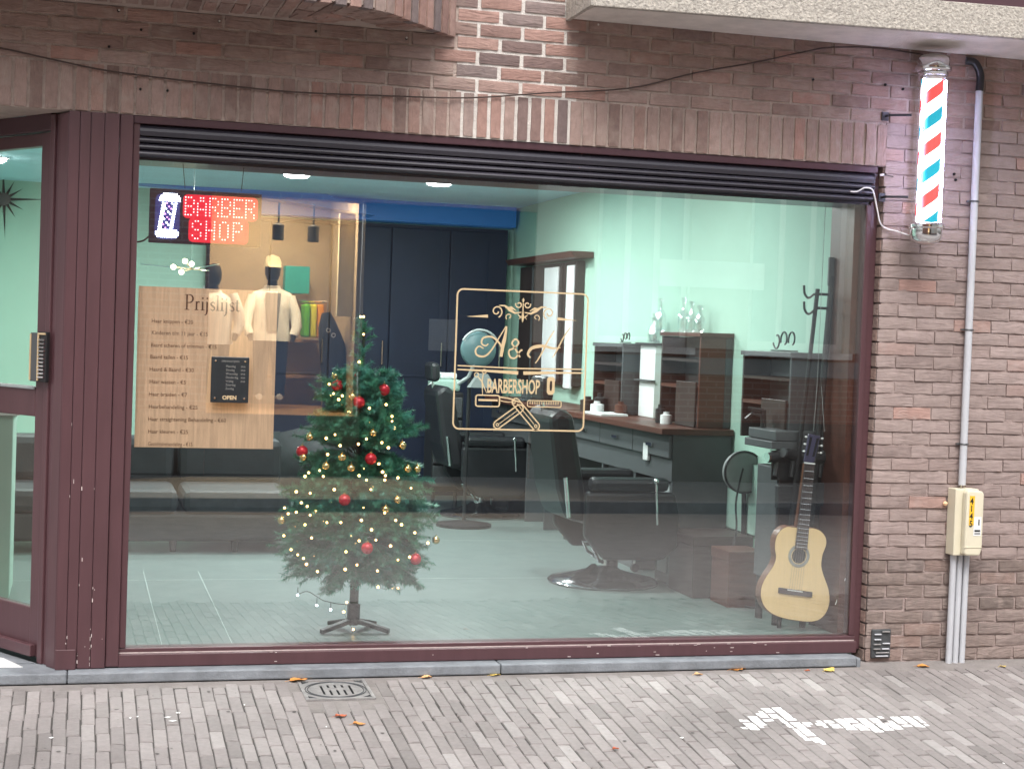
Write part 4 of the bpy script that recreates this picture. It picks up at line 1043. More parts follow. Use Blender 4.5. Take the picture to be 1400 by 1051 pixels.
# trolley with white appliance
tr = thing('salon_trolley', 'narrow black salon trolley behind the far barber chair', 'trolley')
c = at(607, 560, 5.5)
box('body', (c.x-.12, 5.35, .22), (c.x+.12, 5.65, 1.0), m_blackm, tr, .01)
for k in range(4): box('drawer_front', (c.x-.11, 5.335, .26+k*.18), (c.x+.11, 5.349, .42+k*.18), m_greyp, tr, .006)
for a in (-.09, .09): MB().tube([(c.x+a, 5.4, .22), (c.x+a, 5.4, FZ)], .015, 6).build('leg', m_blackm, tr)
q = at(607, 522, 5.45); ap = thing('towel_steamer', 'white appliance with a hanging lead on top of the black trolley', 'appliance')
box('body', (q.x-.10, 5.38, 1.005), (q.x+.12, 5.6, 1.10), m_mintd, ap, .02); box('lid', (q.x-.03, 5.42, 1.101), (q.x+.10, 5.55, 1.15), m_white, ap, .015)
MB().tube(smoothpts([at_l(591, 522, 5.37), at_l(585, 530, 5.36), at_l(584, 548, 5.36), at_l(592, 565, 5.34), at_l(595, 575, 5.33)], 4), .006, 6).build('lead', m_white, ap, smooth=True)
# round magnifier lamp
q = at(655, 478, 4.2); ml = thing('hood_dryer', 'round hood dryer on a stand behind the gold lettering', 'hair dryer')
MB().lathe([(.001, -.02), (.10, -.02), (.125, .0), (.13, .03), (.10, .07), (.001, .09)], (q.x, 4.2, q.z), 28, ax='y').build('hood', mat('teal_grey', (.10, .17, .18), .3), ml, smooth=True)
MB().tube([(q.x+.14*math.cos(a), 4.17, q.z+.14*math.sin(a)) for a in [PI*.15+PI*.7*i/12 for i in range(13)]], .009, 8).build('arc_handle', m_greyl, ml, smooth=True)
MB().tube([(q.x-.03, 4.2, q.z-.10), (q.x-.06, 4.25, q.z-.20), (q.x-.12, 4.3, q.z-.25)], .014, 8).build('arm', m_greyl, ml)
MB().tube([(q.x-.05, 4.25, q.z-.2), (q.x-.05, 4.28, FZ)], .014, 8).build('stand', m_blackm, ml)
mb = MB(); mb.prism([(q.x-.07, q.z-.27), (q.x+.13, q.z-.27), (q.x+.06, q.z-.17), (q.x+.0, q.z-.17)], 4.16, 4.24); mb.build('control_panel', m_greyl, ml)
MB().lathe([(.001, .0), (.2, .0), (.2, .02), (.001, .05)], (q.x-.05, 4.28, FZ), 20).build('foot', m_blackm, ml)

# wall mirror with brown crown
wm = thing('wall_mirror', 'tall dark wood framed mirror with a brown crown on the mint wall', 'mirror')
box('frame_panel', (3.545, 4.44, 1.10), (3.598, 6.05, 2.03), m_choco, wm, .004)
mb = MB(); mb.prism([(3.42, 2.09), (3.60, 2.09), (3.60, 2.045), (3.45, 2.045)], 4.25, 6.10); mb.build('crown', m_brown, wm, bevel=.004)
box('reflection_strip', (3.530, 4.92, 1.12), (3.5445, 5.28, 2.0), m_reflstrip, wm, .002); box('reflection_strip', (3.530, 4.50, 1.08), (3.5445, 4.68, 2.0), m_reflstrip, wm, .002)  # daylight mirrored in the glass, painted as plain white strips
box('frame_bar', (3.53, 5.62, 1.1), (3.5445, 5.64, 2.03), m_greyp, wm, .002); box('frame_bar', (3.53, 4.80, 1.1), (3.5445, 4.84, 2.03), m_choco, wm, .002); box('frame_bar', (3.53, 4.44, 1.1), (3.5445, 4.47, 2.03), m_choco, wm, .002)

# counters along the right wall
def counter(name, y0, y1, lab, ztop=.97):
    t = thing(name, lab, 'counter')
    box('worktop', (3.16, y0, ztop-.035), (3.595, y1, ztop), m_brown, t, .004)
    n = max(1, int(round((y1-y0)/.55))); d_ = (y1-y0-.04)/n
    box('carcass', (3.235, y0+.02, ztop-.30), (3.59, y1-.02, ztop-.036), m_greyp, t)
    for k in range(n):
        box('drawer_front', (3.215, y0+.025+k*d_, ztop-.17), (3.234, y0+.015+(k+1)*d_, ztop-.04), m_greyp, t, .004)
        box('drawer_pull', (3.203, y0+.02+(k+.5)*d_-.05, ztop-.12), (3.2145, y0+.02+(k+.5)*d_+.05, ztop-.10), m_chrome, t, .002)
    for yy in [y0+.03+i*(y1-y0-.06)/n for i in range(n+1)]: box('leg_panel', (3.24, yy-.012, FZ), (3.58, yy+.012, ztop-.301), m_greyp, t)
    return t
c1 = counter('styling_counter', 3.55, 5.6, 'brown topped styling counter below the crowned mirror')
c2 = counter('styling_counter', 1.55, 3.45, 'brown topped styling counter under the two station cabinets')
box('low_cupboard', (3.26, 2.2, FZ), (3.57, 2.75, .66), m_greyp, c2, .004); box('cupboard_panel', (3.252, 2.25, .2), (3.2595, 2.45, .62), m_greyl, c2, .003)
box('low_cupboard', (3.26, 1.60, FZ), (3.57, 1.85, .66), m_greyp, c2, .004); box('cupboard_panel', (3.252, 1.64, .14), (3.2595, 1.80, .64), m_greyl, c2, .003)
box('power_socket', (3.23, 1.92, .76), (3.2345-.02, 2.0, .86), m_white, c2, .002); box('power_socket', (3.245, 1.72, .50), (3.255, 1.77, .62), m_white, c2, .002); box('power_socket', (3.245, 1.88, .50), (3.255, 1.93, .62), m_white, c2, .002)
def station(y0, y1, z1, lab, frame=False):
    t = thing('station_cabinet', lab, 'cabinet')
    box('back_panel', (3.555, y0, .972), (3.598, y1, z1), m_greyp, t, .003)
    box('side_panel', (3.40, y0, .972), (3.5545, y0+.02, z1), m_greyp if not frame else m_brown, t, .003); box('side_panel', (3.40, y1-.02, .972), (3.5545, y1, z1), m_choco, t, .003)
    box('top_panel', (3.39, y0-.01, z1+.001), (3.599, y1+.01, z1+.025), m_greyp if not frame else m_brown, t, .003)
    box('shelf', (3.40, y0+.021, .972+(z1-.972)*.42), (3.5545, y1-.021, .99+(z1-.972)*.42), m_brown, t)
    box('shelf', (3.40, y0+.021, .972+(z1-.972)*.72), (3.5545, y1-.021, .987+(z1-.972)*.72), m_choco, t)
    box('cabinet_door', (3.385, y0+.022, .973), (3.3995, y0+(y1-y0)*.52, .972+(z1-.972)*.5), m_choco, t, .004)
    box('mirror_strip', (3.548, y0+.06, .972+(z1-.972)*.45), (3.5545, y0+.2, z1-.05), m_mirror, t)
    return t
def scroll(cx, cy, cz, lab, s_=1.0):
    mb = MB()
    for k, d_ in ((-1, 1), (0, 1), (1, -1)):
        pts = [(cx, cy+(k*.07+.035*math.cos(a)*(1-.04*i))*s_, cz+(.045+.04*math.sin(a)*(1-.04*i))*s_) for i, a in enumerate([d_*(PI*1.5*j/14)-.3 for j in range(15)])]
        mb.tube(pts, .0045, 6)
    mb.tube([(cx, cy-.12*s_, cz+.004), (cx, cy+.12*s_, cz+.004)], .004, 6)
    tag(mb.build('iron_scroll', m_blackm, smooth=True), lab, 'ornament', 'wrought iron scrolls on the cabinets')
station(2.95, 3.55, 1.41, 'grey station cabinet left of the white column'); scroll(3.5, 3.2, 1.437, 'black iron scroll on the left station cabinet', .9)
station(1.62, 2.25, 1.49, 'brown framed station cabinet right of the white column', True)
station(.42, 1.02, 1.40, 'grey station cabinet near the window, behind the guitar'); scroll(3.45, .62, 1.427, 'black iron scroll on the cabinet behind the guitar', 1.3)
wc = thing('white_column', 'narrow white shelf column between two station cabinets', 'shelf'); box('column_panel', (3.50, 2.62, .972), (3.597, 2.90, 1.43), m_white, wc, .003)
box('shelf', (3.47, 2.60, 1.20), (3.4995, 2.92, 1.21), m_greyp, wc); box('shelf', (3.47, 2.60, 1.431), (3.597, 2.92, 1.445), m_blackm, wc)
# glass bottles on top
for k in range(7):
    y_ = 1.95+k*.13; h = .16+.05*((k*7) % 3)/2; zb_ = 1.447 if y_ > 2.6 else 1.516
    if 2.26 < y_ < 2.60: y_ = 2.64+.03*k*.5; zb_ = 1.447
    o = MB().lathe([(.001, 0), (.03, 0), (.034, .01), (.034, h*.5), (.012, h*.68), (.012, h*.85), (.020, h), (.001, h)], (3.52, y_, zb_), 14).build('glass_decanter', glass('decanter_glass_%d' % k, .35), smooth=True)
    tag(o, ['tall', 'squat', 'slim', 'wide', 'clear', 'ribbed', 'small'][k]+' glass decanter, number '+['one', 'two', 'three', 'four', 'five', 'six', 'seven'][k]+' from the window, on the cabinet tops', 'decanter', 'glass decanters on top of the cabinets')
# toiletries and papers on the counter
items = [(3.30, 3.35, .10, .05, m_choco, 'brown bottle with a black pump'), (3.34, 3.2, .13, .04, m_blackm, 'tall black spray bottle'), (3.28, 3.08, .08, .045, m_white, 'short white jar'), (3.38, 2.9, .09, .04, m_brown, 'reddish brown tub'), (3.36, 2.02, .07, .035, m_white, 'small white pot by the right cabinet'), (3.36, 2.12, .11, .03, m_blackm, 'thin black bottle by the right cabinet')]
for x_, y_, h, r_, m__, lab in items:
    tag(MB().lathe([(.001, 0), (r_, 0), (r_, h*.75), (r_*.5, h*.82), (r_*.5, h), (.001, h)], (x_, y_, .971), 14).build('bottle', m__, smooth=True), lab+' on the styling counter', 'bottle')
tag(box('paper_stack', (3.20, 2.75, .971), (3.38, 3.10, .985), m_white, None, .002), 'loose white papers on the edge of the styling counter', 'papers')
tag(MB().box((3.2, 4.6, .971), (3.4, 4.85, .99)).box((3.24, 4.65, .991), (3.36, 4.8, 1.06)).build('card_reader', m_greyp, bevel=.006), 'small grey device on the counter under the mirror', 'device')
# counter near the window with black devices
c3 = thing('side_cabinet', 'dark cabinet against the right wall close to the window', 'cabinet')
box('body', (3.32, .36, .30), (3.592, .60, .86), m_greyp, c3, .006); box('top', (3.29, .33, .99), (3.595, .66, 1.04), m_greyp, c3, .005); box('under_shelf', (3.27, .33, .95), (3.595, .66, .988), m_greyp, c3, .004); box('post', (3.5, .36, .862), (3.59, .38, .949), m_greyp, c3); box('post', (3.5, .58, .862), (3.59, .60, .949), m_greyp, c3)
for k in range(2): box('door_panel', (3.33+k*.13, .351, .32), (3.445+k*.13, .359, .84), m_choco, c3, .003)
for a, b in ((.38, 3.35), (.58, 3.35), (.38, 3.55), (.58, 3.55)): MB().tube([(b, a, .30), (b, a, FZ)], .02, 8).build('leg', m_blackm, c3)
dv = thing('black_hairdryers', 'cluster of black hairdryers and clippers hanging on a rack behind the guitar head', 'hair tools')
for k in range(4):
    x_ = 3.30+k*.075; y_ = .34-.02*(k % 2); a_ = jit(.5)
    MB().tube([(x_-.05, y_-.02, .925+a_*.05), (x_+.03, y_+.01, .92)], [.024, .034], 12).build('barrel', m_blackm, dv, smooth=True)
    MB().tube([(x_+.01, y_, .91), (x_-.005, y_-.01, .82)], .014, 8).build('grip', m_blackm, dv, smooth=True)
    MB().tube([(x_-.05, y_-.02, .925+a_*.05), (x_-.062, y_-.024, .926+a_*.05)], .0245, 12).build('nozzle', m_greyp if k % 2 else m_chrome, dv, smooth=True)
box('rack_bar', (3.27, .318, .942), (3.58, .345, .946), m_chrome, dv); box('back_plate', (3.28, .340, .80), (3.585, .3495, .94), m_blackm, dv)
box('lower_case', (3.30, .30, .66), (3.42, .34, .78), m_blackm, dv, .008); box('lower_case', (3.44, .30, .68), (3.57, .34, .79), m_blackm, dv, .008)
tag(MB().tube([(3.34, .60, 1.10), (3.29, .62, 1.11), (3.26, .63, 1.08)], .010, 6).tube([(3.34, .60, 1.125), (3.27, .63, 1.135)], .011, 6).tube([(3.345, .60, 1.041), (3.34, .60, 1.13)], .014, 6).build('spray_gun', m_blackm), 'dark trigger spray head at the left end of the near cabinet', 'spray bottle')
# ladder style coat stand
cs = thing('coat_stand', 'black ladder shaped coat stand with hooks behind the near cabinet', 'coat stand')
for (a, b, r_) in (((1118, 395), (1108, 482), .011), ((1138, 378), (1129, 482), .017)):
    p_, q_ = at(*a, .30), at(*b, .30); d_ = (q_-p_); q_ = p_+d_*(((p_.z-FZ)/(p_.z-q_.z))); q_.y = .30
    MB().tube([tuple(p_), tuple(q_)], r_, 8).build('upright', m_blackm, cs)
for py in (402, 421): MB().tube([at_l(1114, py, .30), at_l(1160, py+2, .30)], .007, 6).build('rung', m_blackm, cs)
p_ = at(1139, 352, .30); box('grey_tab', (p_.x-.024, .29, p_.z-.14), (p_.x+.024, .305, p_.z), m_greyp, cs, .003)
for dz in (0, 22):
    p_ = at(1113, 402+dz, .30); MB().tube(smoothpts([tuple(p_), (p_.x-.028, .30, p_.z-.02), (p_.x-.05, .30, p_.z), (p_.x-.055, .30, p_.z+.04)], 4), .006, 6).build('hook', m_blackm, cs, smooth=True)
# round tray shape with lead
q = at(1016, 645, 1.25); rt = thing('round_fan', 'grey round fan shape standing at the end of the counter', 'fan')
MB().lathe([(.001, -.02), (.105, -.02), (.115, -.01), (.115, .02), (.001, .03)], (q.x, 1.25, q.z), 36, ax='y').build('disc', mat('fan_grey', (.22, .23, .23), .6), rt, smooth=True)
MB().lathe([(.112, -.024), (.118, -.02), (.118, -.010), (.112, -.012)], (q.x, 1.25, q.z), 36, ax='y').build('rim', m_blackm, rt, smooth=True)
MB().tube([(q.x+.02, 1.28, q.z), (q.x+.05, 1.3, FZ)], .015, 8).build('stand', m_blackm, rt)
MB().lathe([(.001, 0), (.10, 0), (.10, .015), (.001, .02)], (q.x+.05, 1.3, FZ), 20).build('foot', m_blackm, rt)
cps = [at_l(1016, 640, 1.2), at_l(1010, 665, 1.2), at_l(1006, 690, 1.2), at_l(1006, 730, 1.15), at_l(990, 785, 1.05)]+[tuple(atz(px, py, FZ+.006)) for px, py in [(982, 815), (983, 823), (1020, 828), (1045, 826), (1015, 819), (988, 820), (1000, 826), (1040, 831), (1060, 829)]]
tag(MB().tube(smoothpts(cps, 5), .0055, 6).build('floor_cable', m_blackm, smooth=True), 'black cable looping on the shop floor left of the guitar', 'cable')
# boxes on the floor by the wall
for a, b, h, lab, m__ in [((3.22, 1.16), (3.56, 1.52), .33, 'brown box standing on the floor behind the guitar, taller one', m_choco), ((3.30, .86), (3.50, 1.10), .29, 'narrow brown box on the floor next to the guitar', m_brown)]:
    o = MB().box((a[0], a[1], FZ), (b[0], b[1], FZ+h)).box((a[0]-.004, a[1]-.004, FZ+h-.05), (b[0]+.004, b[1]+.004, FZ+h+.004)).build('storage_box', m__, bevel=.004); tag(o, lab, 'box')
wp = box('wall_panel', (3.575, 1.15, .42), (3.5995, 1.60, .80), m_mintd); tag(wp, 'pale panel low on the wall behind the round fan', 'panel')
# castor stool
st = thing('castor_stool', 'chrome wheeled stool between the near barber chair and the boxes', 'stool')
c = Vector((3.42, 2.05, FZ))
for k in range(5):
    a = k*2*PI/5+.4; e_ = (c.x+.2*math.cos(a), c.y+.2*math.sin(a), FZ+.08)
    MB().tube([(c.x, c.y, FZ+.14), ((c.x+e_[0])/2, (c.y+e_[1])/2, FZ+.13), e_, (e_[0], e_[1], FZ+.04)], .010, 6).build('leg', m_chrome, st, smooth=True)
    MB().lathe([(.001, -.012), (.026, -.012), (.026, .012), (.001, .012)], (e_[0], e_[1], FZ+.027), 12, ax='y').build('wheel', m_blackm, st)
MB().tube([(c.x, c.y, FZ+.12), (c.x, c.y, .48)], .014, 8).build('column', m_chrome, st); MB().lathe([(.001, 0), (.15, 0), (.16, .03), (.15, .06), (.001, .07)], (c.x, c.y, .48), 20).build('seat', m_leather, st, smooth=True)

# ------------------------------------------------------------------ price list, notice, LED sign
pr = thing('price_list', 'wood grain price list board titled Prijslijst hanging inside the window', 'price list')
pxa, pxb, pza, pzb = .236, .820, .932, 1.612; PYL = .085
box('board', (pxa, PYL, pza), (pxb, PYL+.006, pzb), m_oak, pr)
PF = PYL-.0008
def serif_word(word, x0, z0, s_, m__, name):
    """old style serif capitals and lower case drawn as strokes; s_ = x height"""
    mb = MB(); x_ = x0; st_ = .19*s_; hn = .07*s_
    def V(a, b, c, w=st_): mb.ribbon([(x_+a, z0+b), (x_+a, z0+c)], w, PF)
    def Hh(a, b, c, w=hn): mb.ribbon([(x_+a, z0+c), (x_+b, z0+c)], w, PF-.0001)
    for ch_ in word:
        if ch_ == 'P':
            V(.30*s_, 0, 1.75*s_); Hh(.05*s_, .6*s_, .03*s_); Hh(.05*s_, .5*s_, 1.72*s_)
            pts = [(x_+.4*s_, z0+1.72*s_)]+[(x_+.55*s_+.42*s_*math.cos(math.radians(a)), z0+1.27*s_+.45*s_*math.sin(math.radians(a))) for a in range(90, -91, -20)]+[(x_+.4*s_, z0+.82*s_)]
            n_ = len(pts); mb.ribbon(pts, [hn+(st_-hn)*math.sin(PI*i/(n_-1)) for i in range(n_)], PF-.0002); x_ += 1.18*s_
        elif ch_ == 'r':
            V(.2*s_, 0, .98*s_); Hh(0, .42*s_, .03*s_); Hh(.05*s_, .2*s_, .95*s_); mb.ribbon([(x_+.22*s_, z0+.75*s_), (x_+.38*s_, z0+.95*s_), (x_+.55*s_, z0+.9*s_)], [hn, st_*.8, st_], PF-.0002); x_ += .68*s_
        elif ch_ == 'i':
            V(.2*s_, 0, .98*s_); Hh(0, .42*s_, .03*s_); Hh(.05*s_, .2*s_, .95*s_); V(.2*s_, 1.28*s_, 1.46*s_, .17*s_); x_ += .5*s_
        elif ch_ == 'j':
            V(.2*s_, -.2*s_, .98*s_); Hh(.05*s_, .2*s_, .95*s_); V(.2*s_, 1.28*s_, 1.46*s_, .17*s_)
            mb.ribbon([(x_+.2*s_, z0-.15*s_), (x_+.14*s_, z0-.42*s_), (x_-.08*s_, z0-.55*s_)], [st_, st_*.7, hn], PF-.0002); x_ += .5*s_
        elif ch_ == 'l':
            V(.2*s_, 0, 1.75*s_); Hh(0, .42*s_, .03*s_); Hh(.02*s_, .2*s_, 1.72*s_); x_ += .5*s_
        elif ch_ == 't':
            V(.22*s_, .1*s_, 1.3*s_); Hh(.0, .5*s_, .95*s_); mb.ribbon([(x_+.22*s_, z0+.15*s_), (x_+.33*s_, z0+.03*s_), (x_+.52*s_, z0+.1*s_)], [st_, st_*.6, hn], PF-.0002); x_ += .6*s_
        elif ch_ == 's':
            P_ = sm([(x_+.56*s_, z0+.78*s_), (x_+.40*s_, z0+.96*s_), (x_+.16*s_, z0+.86*s_), (x_+.18*s_, z0+.64*s_), (x_+.45*s_, z0+.44*s_), (x_+.54*s_, z0+.2*s_), (x_+.34*s_, z0+.02*s_), (x_+.08*s_, z0+.18*s_)], 4)
            n_ = len(P_); mb.ribbon(P_, [hn+(st_-hn)*math.sin(PI*i/(n_-1))**1.5 for i in range(n_)], PF-.0002); x_ += .68*s_
    return mb.build(name, m__, pr), x_
serif_word('Prijslijst', .426, at(270, 424, PF).z, .0375, m_ink, 'title')
lines = ['Haar knippen - \u20ac20', 'Kinderen t/m 11 jaar - \u20ac15', 'Baard scheren of trimmen - \u20ac15', 'Baard tailen - \u20ac15', 'Haard & Baard - \u20ac30', 'Haar wassen - \u20ac5', 'Haar braiden - \u20ac7', 'Haarbehandeling - \u20ac25', 'Haar straightening Behandeling - \u20ac60', 'Haar kleuren - \u20ac25', 'Gezichtsbehandeling - \u20ac15']
wd = [(207, 264), (207, 284), (206, 296), (205, 257), (204, 265), (204, 254), (203, 256), (203, 270), (202, 309), (202, 257), (202, 263)]
pys = [441, 457, 474, 490, 507, 524, 541, 558, 575, 592, 609]
for s__, (a, b), py in zip(lines, wd, pys):
    p_ = at(a, py, PF); o = text('price_line', s__, .0235, (p_.x, PF, p_.z), m_ink2, pr, bold=.0002)
    wreal = max(v.co.x for v in o.data.vertices); tgt = at(b, py, PF).x-p_.x; o.scale = (tgt/wreal, 1, 1)
nb = thing('hours_sign', 'small dark opening hours sign with silver screws stuck on the glass', 'sign')
ox0, ox1, oz0, oz1 = .544, .704, 1.130, 1.325; OY = GY-.006
box('plate', (ox0, OY, oz0), (ox1, GY-.0004, oz1), mat('sign_slate', (.022, .027, .032), .25, var=.2), nb, .004)
for a in (ox0+.018, ox1-.018):
    for b in (oz0+.018, oz1-.018): MB().lathe([(.001, -.004), (.004, -.004), (.006, 0)], (a, OY-.0002, b), 10, ax='y').build('screw', m_chrome, nb)
m_gt = mat('grey_print', (.22, .22, .21), .6)
text('heading', 'OPENINGSTIJDEN', .0105, ((ox0+ox1)/2, OY-.0006, oz1-.022), m_gt, nb, align='CENTER', xs=.9)
for k, s__ in enumerate(['Maandag', 'Dinsdag', 'Woensdag', 'Donderdag', 'Vrijdag', 'Zaterdag', 'Zondag']):
    text('day_line', s__, .0135, (ox0+.062, OY-.0006, oz1-.044-k*.0158), m_gt, nb, xs=.85)
    if k < 5: text('time_line', '09:00', .0105, (ox0+.125, OY-.0006, oz1-.044-k*.0158), m_gt, nb, xs=.8)
text('open_word', 'OPEN', .023, ((ox0+ox1)/2, OY-.0006, oz0+.014), m_gold, nb, align='CENTER', bold=.0008)
# LED sign
ls = thing('led_sign', 'lit red and white BARBER SHOP LED sign hanging inside the window', 'LED sign')
sx0, sx1, sz0, sz1 = .271, .742, 1.797, 2.027; SY = .10
box('panel', (sx0, SY, sz0), (sx1, SY+.018, sz1), m_signb, ls, .003)
def sp_(u, v): return (sx0+(sx1-sx0)*u, sz1-(sz1-sz0)*v)
def rrect(u0, v0, u1, v1, r):
    a, b = sp_(u0, v1), sp_(u1, v0); return arc(b[0]-r, b[1]-r, r, 0, 90, 5)+arc(a[0]+r, b[1]-r, r, 90, 180, 5)+arc(a[0]+r, a[1]+r, r, 180, 270, 5)+arc(b[0]-r, a[1]+r, r, 270, 360, 5)
MB().prism(rrect(.295, .08, .965, .52, .02), SY-.0012, SY-.0004).build('red_halo', m_redhalo, ls); MB().prism(rrect(.35, .50, .885, .955, .02), SY-.0016, SY-.0008).build('red_halo', m_redhalo, ls)  # glowing red shapes added as the halo round the LED letters
MB().prism(rrect(.05, .09, .27, .93, .03), SY-.0012, SY-.0004).build('blue_halo', m_bluehalo, ls)  # same for the pole icon: its halo as a faintly glowing shape
FONT = {'B': ['1110', '1001', '1001', '1110', '1001', '1001', '1110'], 'A': ['0110', '0110', '1001', '1001', '1111', '1001', '1001'], 'R': ['1110', '1001', '1001', '1110', '1010', '1001', '1001'],
        'E': ['1111', '1000', '1000', '1110', '1000', '1000', '1111'], 'S': ['0110', '1001', '1000', '0110', '0001', '1001', '0110'], 'H': ['1001', '1001', '1001', '1111', '1001', '1001', '1001'],
        'O': ['0110', '1001', '1001', '1001', '1001', '1001', '0110'], 'P': ['1110', '1001', '1001', '1110', '1000', '1000', '1000']}
def dot(mb, x_, z_, r_=.0030): mb.lathe([(.0001, -.0035), (r_*.7, -.003), (r_, 0)], (x_, SY-.0018, z_), 7, ax='y')
for word, u0, v0 in (('BARBER', .318, .135), ('SHOP', .385, .565)):
    for k, ch_ in enumerate(word):
        mb = MB()
        for r_, row_ in enumerate(FONT[ch_]):
            for c_, b_ in enumerate(row_):
                if b_ == '1':
                    q = sp_(u0+k*(.108 if word == 'BARBER' else .122)+c_*.0245, v0+r_*.0535); dot(mb, *q)
        mb.build('letter', m_ledr, ls)
m_ledp = emit('led_violet', (.75, .25, 1), 2.2)
def dots(nm, pts, m__):
    mb = MB()
    for q in pts: dot(mb, *sp_(*q), .0036)
    mb.build(nm, m__, ls)
def row_(v, a, b, n_): return [(a+(b-a)*j/(n_-1), v) for j in range(n_)]
dots('pole_cap', row_(.095, .125, .235, 7)+row_(.135, .105, .255, 9)+row_(.175, .095, .265, 10)+row_(.215, .09, .265, 10), m_led)
dots('pole_foot', row_(.76, .085, .24, 9)+row_(.80, .065, .255, 11)+row_(.84, .065, .255, 11)+row_(.88, .08, .24, 9), m_led)
sh, vi = [], []
for i in range(10):
    v = .265+.049*i; a = .118-.0035*i; b = .236-.0035*i
    sh += [(a, v), (a+.016, v+.012), (b, v), (b-.016, v+.012)]
    for j in range(3):
        (vi if (i-j) % 4 == 0 else sh).append((a+.036+j*.0225, v+.012*(j % 2))) if (i-j) % 4 in (0, 2) else None
dots('pole_shaft', sh, m_led); dots('pole_stripe', vi, m_ledp)
for px, pyt in ((253, 258), (330, 262)):
    a = at(px, pyt, SY+.008); MB().tube([tuple(a), (a.x+(-.05 if px < 300 else .035), SY+.02, 2.5)], .0015, 5).build('hanging_wire', m_blackm, ls)
MB().tube(smoothpts([at_l(205, 322, SY+.01), at_l(196, 329, .11), at_l(186, 331, .12)], 4), .004, 6).build('power_lead', m_blackm, ls, smooth=True)

# ------------------------------------------------------------------ guitar
gu = thing('acoustic_guitar', 'classical guitar with pale spruce top hanging on a cord in the window', 'guitar')
GU = .17
zc = lambda a, b: at(960+a/3.283, 560+b/3.283, GU)
outl = [(415, 525), (380, 522), (350, 540), (330, 575), (325, 620), (330, 660), (318, 700), (288, 745), (266, 790), (261, 840), (278, 885), (310, 915), (360, 935), (430, 948), (490, 952), (530, 940), (560, 905), (572, 855), (566, 800), (546, 745), (535, 700), (540, 650), (555, 610), (556, 575), (536, 545), (505, 530), (470, 527)]
pts = [zc(*q) for q in outl]; pl_ = [(p_.x, p_.z) for p_ in pts]
cl = pl_+[pl_[0]]; sm_ = []
for i in range(len(pl_)):
    p0, p1, p2, p3 = [Vector(pl_[(i+k) % len(pl_)]) for k in (-1, 0, 1, 2)]
    for k in range(3):
        t = k/3; q = .5*((2*p1)+(p2-p0)*t+(2*p0-5*p1+4*p2-p3)*t*t+(3*p1-p0-3*p2+p3)*t**3); sm_.append((q.x, q.y))
cxg = sum(a for a, b in sm_)/len(sm_); czg = sum(b for a, b in sm_)/len(sm_)
def shr(P_, f_): return [(cxg+(a-cxg)*f_, czg+(b-czg)*f_) for a, b in P_]
MB().prism(sm_, GU, GU+.055).build('body', m_gside, gu)
MB().prism(shr(sm_, .985), GU-.003, GU-.0004).build('soundboard', m_guitar, gu)
hc = zc(433, 655)
def disc(name, r0, r1, dy, m__): MB().lathe([(r0, dy), (r1, dy)], (hc.x, GU-.003, hc.z), 32, ax='y').build(name, m__, gu)
disc('rosette', .040, .0565, -.0010, mat('rosette', (.33, .31, .26), .5, var=.3, scale=90)); disc('rosette_ring', .0455, .050, -.0016, m_greyl)
disc('sound_hole', .0001, .0365, -.0008, m_gap)
def quad(name, A, B, C, D, y0, y1, m__, bev=.0):
    P_ = [zc(*q) for q in (A, B, C, D)]; return MB().prism([(q.x, q.z) for q in P_], y0, y1).build(name, m__, gu, bevel=bev)
quad('fretboard', (413, 622), (466, 628), (500, 242), (457, 238), GU-.014, GU-.0046, m_fret)
quad('neck', (418, 525), (464, 527), (498, 244), (459, 240), GU-.0044, GU+.016, m_gside)
for k in range(16):
    t = 1-(1-2**(-(k+1)/12.0))/.62
    l = (457+(413-457)*(1-t), 238+(622-238)*(1-t)); r_ = (500+(466-500)*(1-t), 242+(628-242)*(1-t))
    a, b = zc(*l), zc(*r_); MB().tube([(a.x+.001, GU-.0148, a.z), (b.x-.001, GU-.0148, b.z)], .0012, 5).build('fret', m_chrome, gu)
quad('nut', (455, 234), (502, 239), (501, 245), (455, 240), GU-.016, GU-.004, m_white)
quad('headstock', (457, 233), (500, 238), (530, 118), (478, 108), GU-.006, GU+.012, m_head, .004)
for a0_ in ((487, 122, 468, 205), (516, 128, 496, 210)):
    quad('headstock_slot', (a0_[2]-5, a0_[3]), (a0_[2]+5, a0_[3]), (a0_[0]+5, a0_[1]), (a0_[0]-5, a0_[1]), GU-.0075, GU-.0063, m_gap)
for k in range(3):
    for s_, (bx_, by_) in ((-1, (468, 122)), (1, (540, 130))):
        p_ = zc(bx_-(5 if s_ < 0 else 3)*k, by_+k*32); MB().tube([(p_.x, GU+.003, p_.z), (p_.x+s_*-.018, GU+.003, p_.z)], .0032, 6).build('tuner_post', m_chrome, gu); MB().ball((p_.x, GU+.003, p_.z), .0075, 8, sz=.7).build('tuner_knob', m_white, gu, smooth=True)
quad('bridge', (340, 795), (492, 816), (490, 840), (338, 820), GU-.011, GU-.0036, m_fret, .002); quad('saddle', (378, 803), (446, 812), (445, 817), (378, 808), GU-.0135, GU-.0112, m_white)
for k in range(6):
    a = zc(384+k*11, 812+k*1.5); b = zc(460+k*7.6, 240+k*.6)
    MB().tube([(a.x, GU-.0145, a.z), (b.x, GU-.0165, b.z)], .0007, 4).build('string', m_chrome, gu)
for a, b in ((1109, 531), (1124, 533)):
    p_ = at(a+3, 590, GU); MB().tube([tuple(p_), at_l(b if False else a+(8 if a == 1109 else -1), 528 if True else 0, GU)], .0014, 5).build('hanging_cord', m_greyl, gu)
MB().tube([at_l(1117, 528, GU), (at(1121, 480, GU).x, GU, 2.5)], .0014, 5).build('hanging_cord', m_greyl, gu)
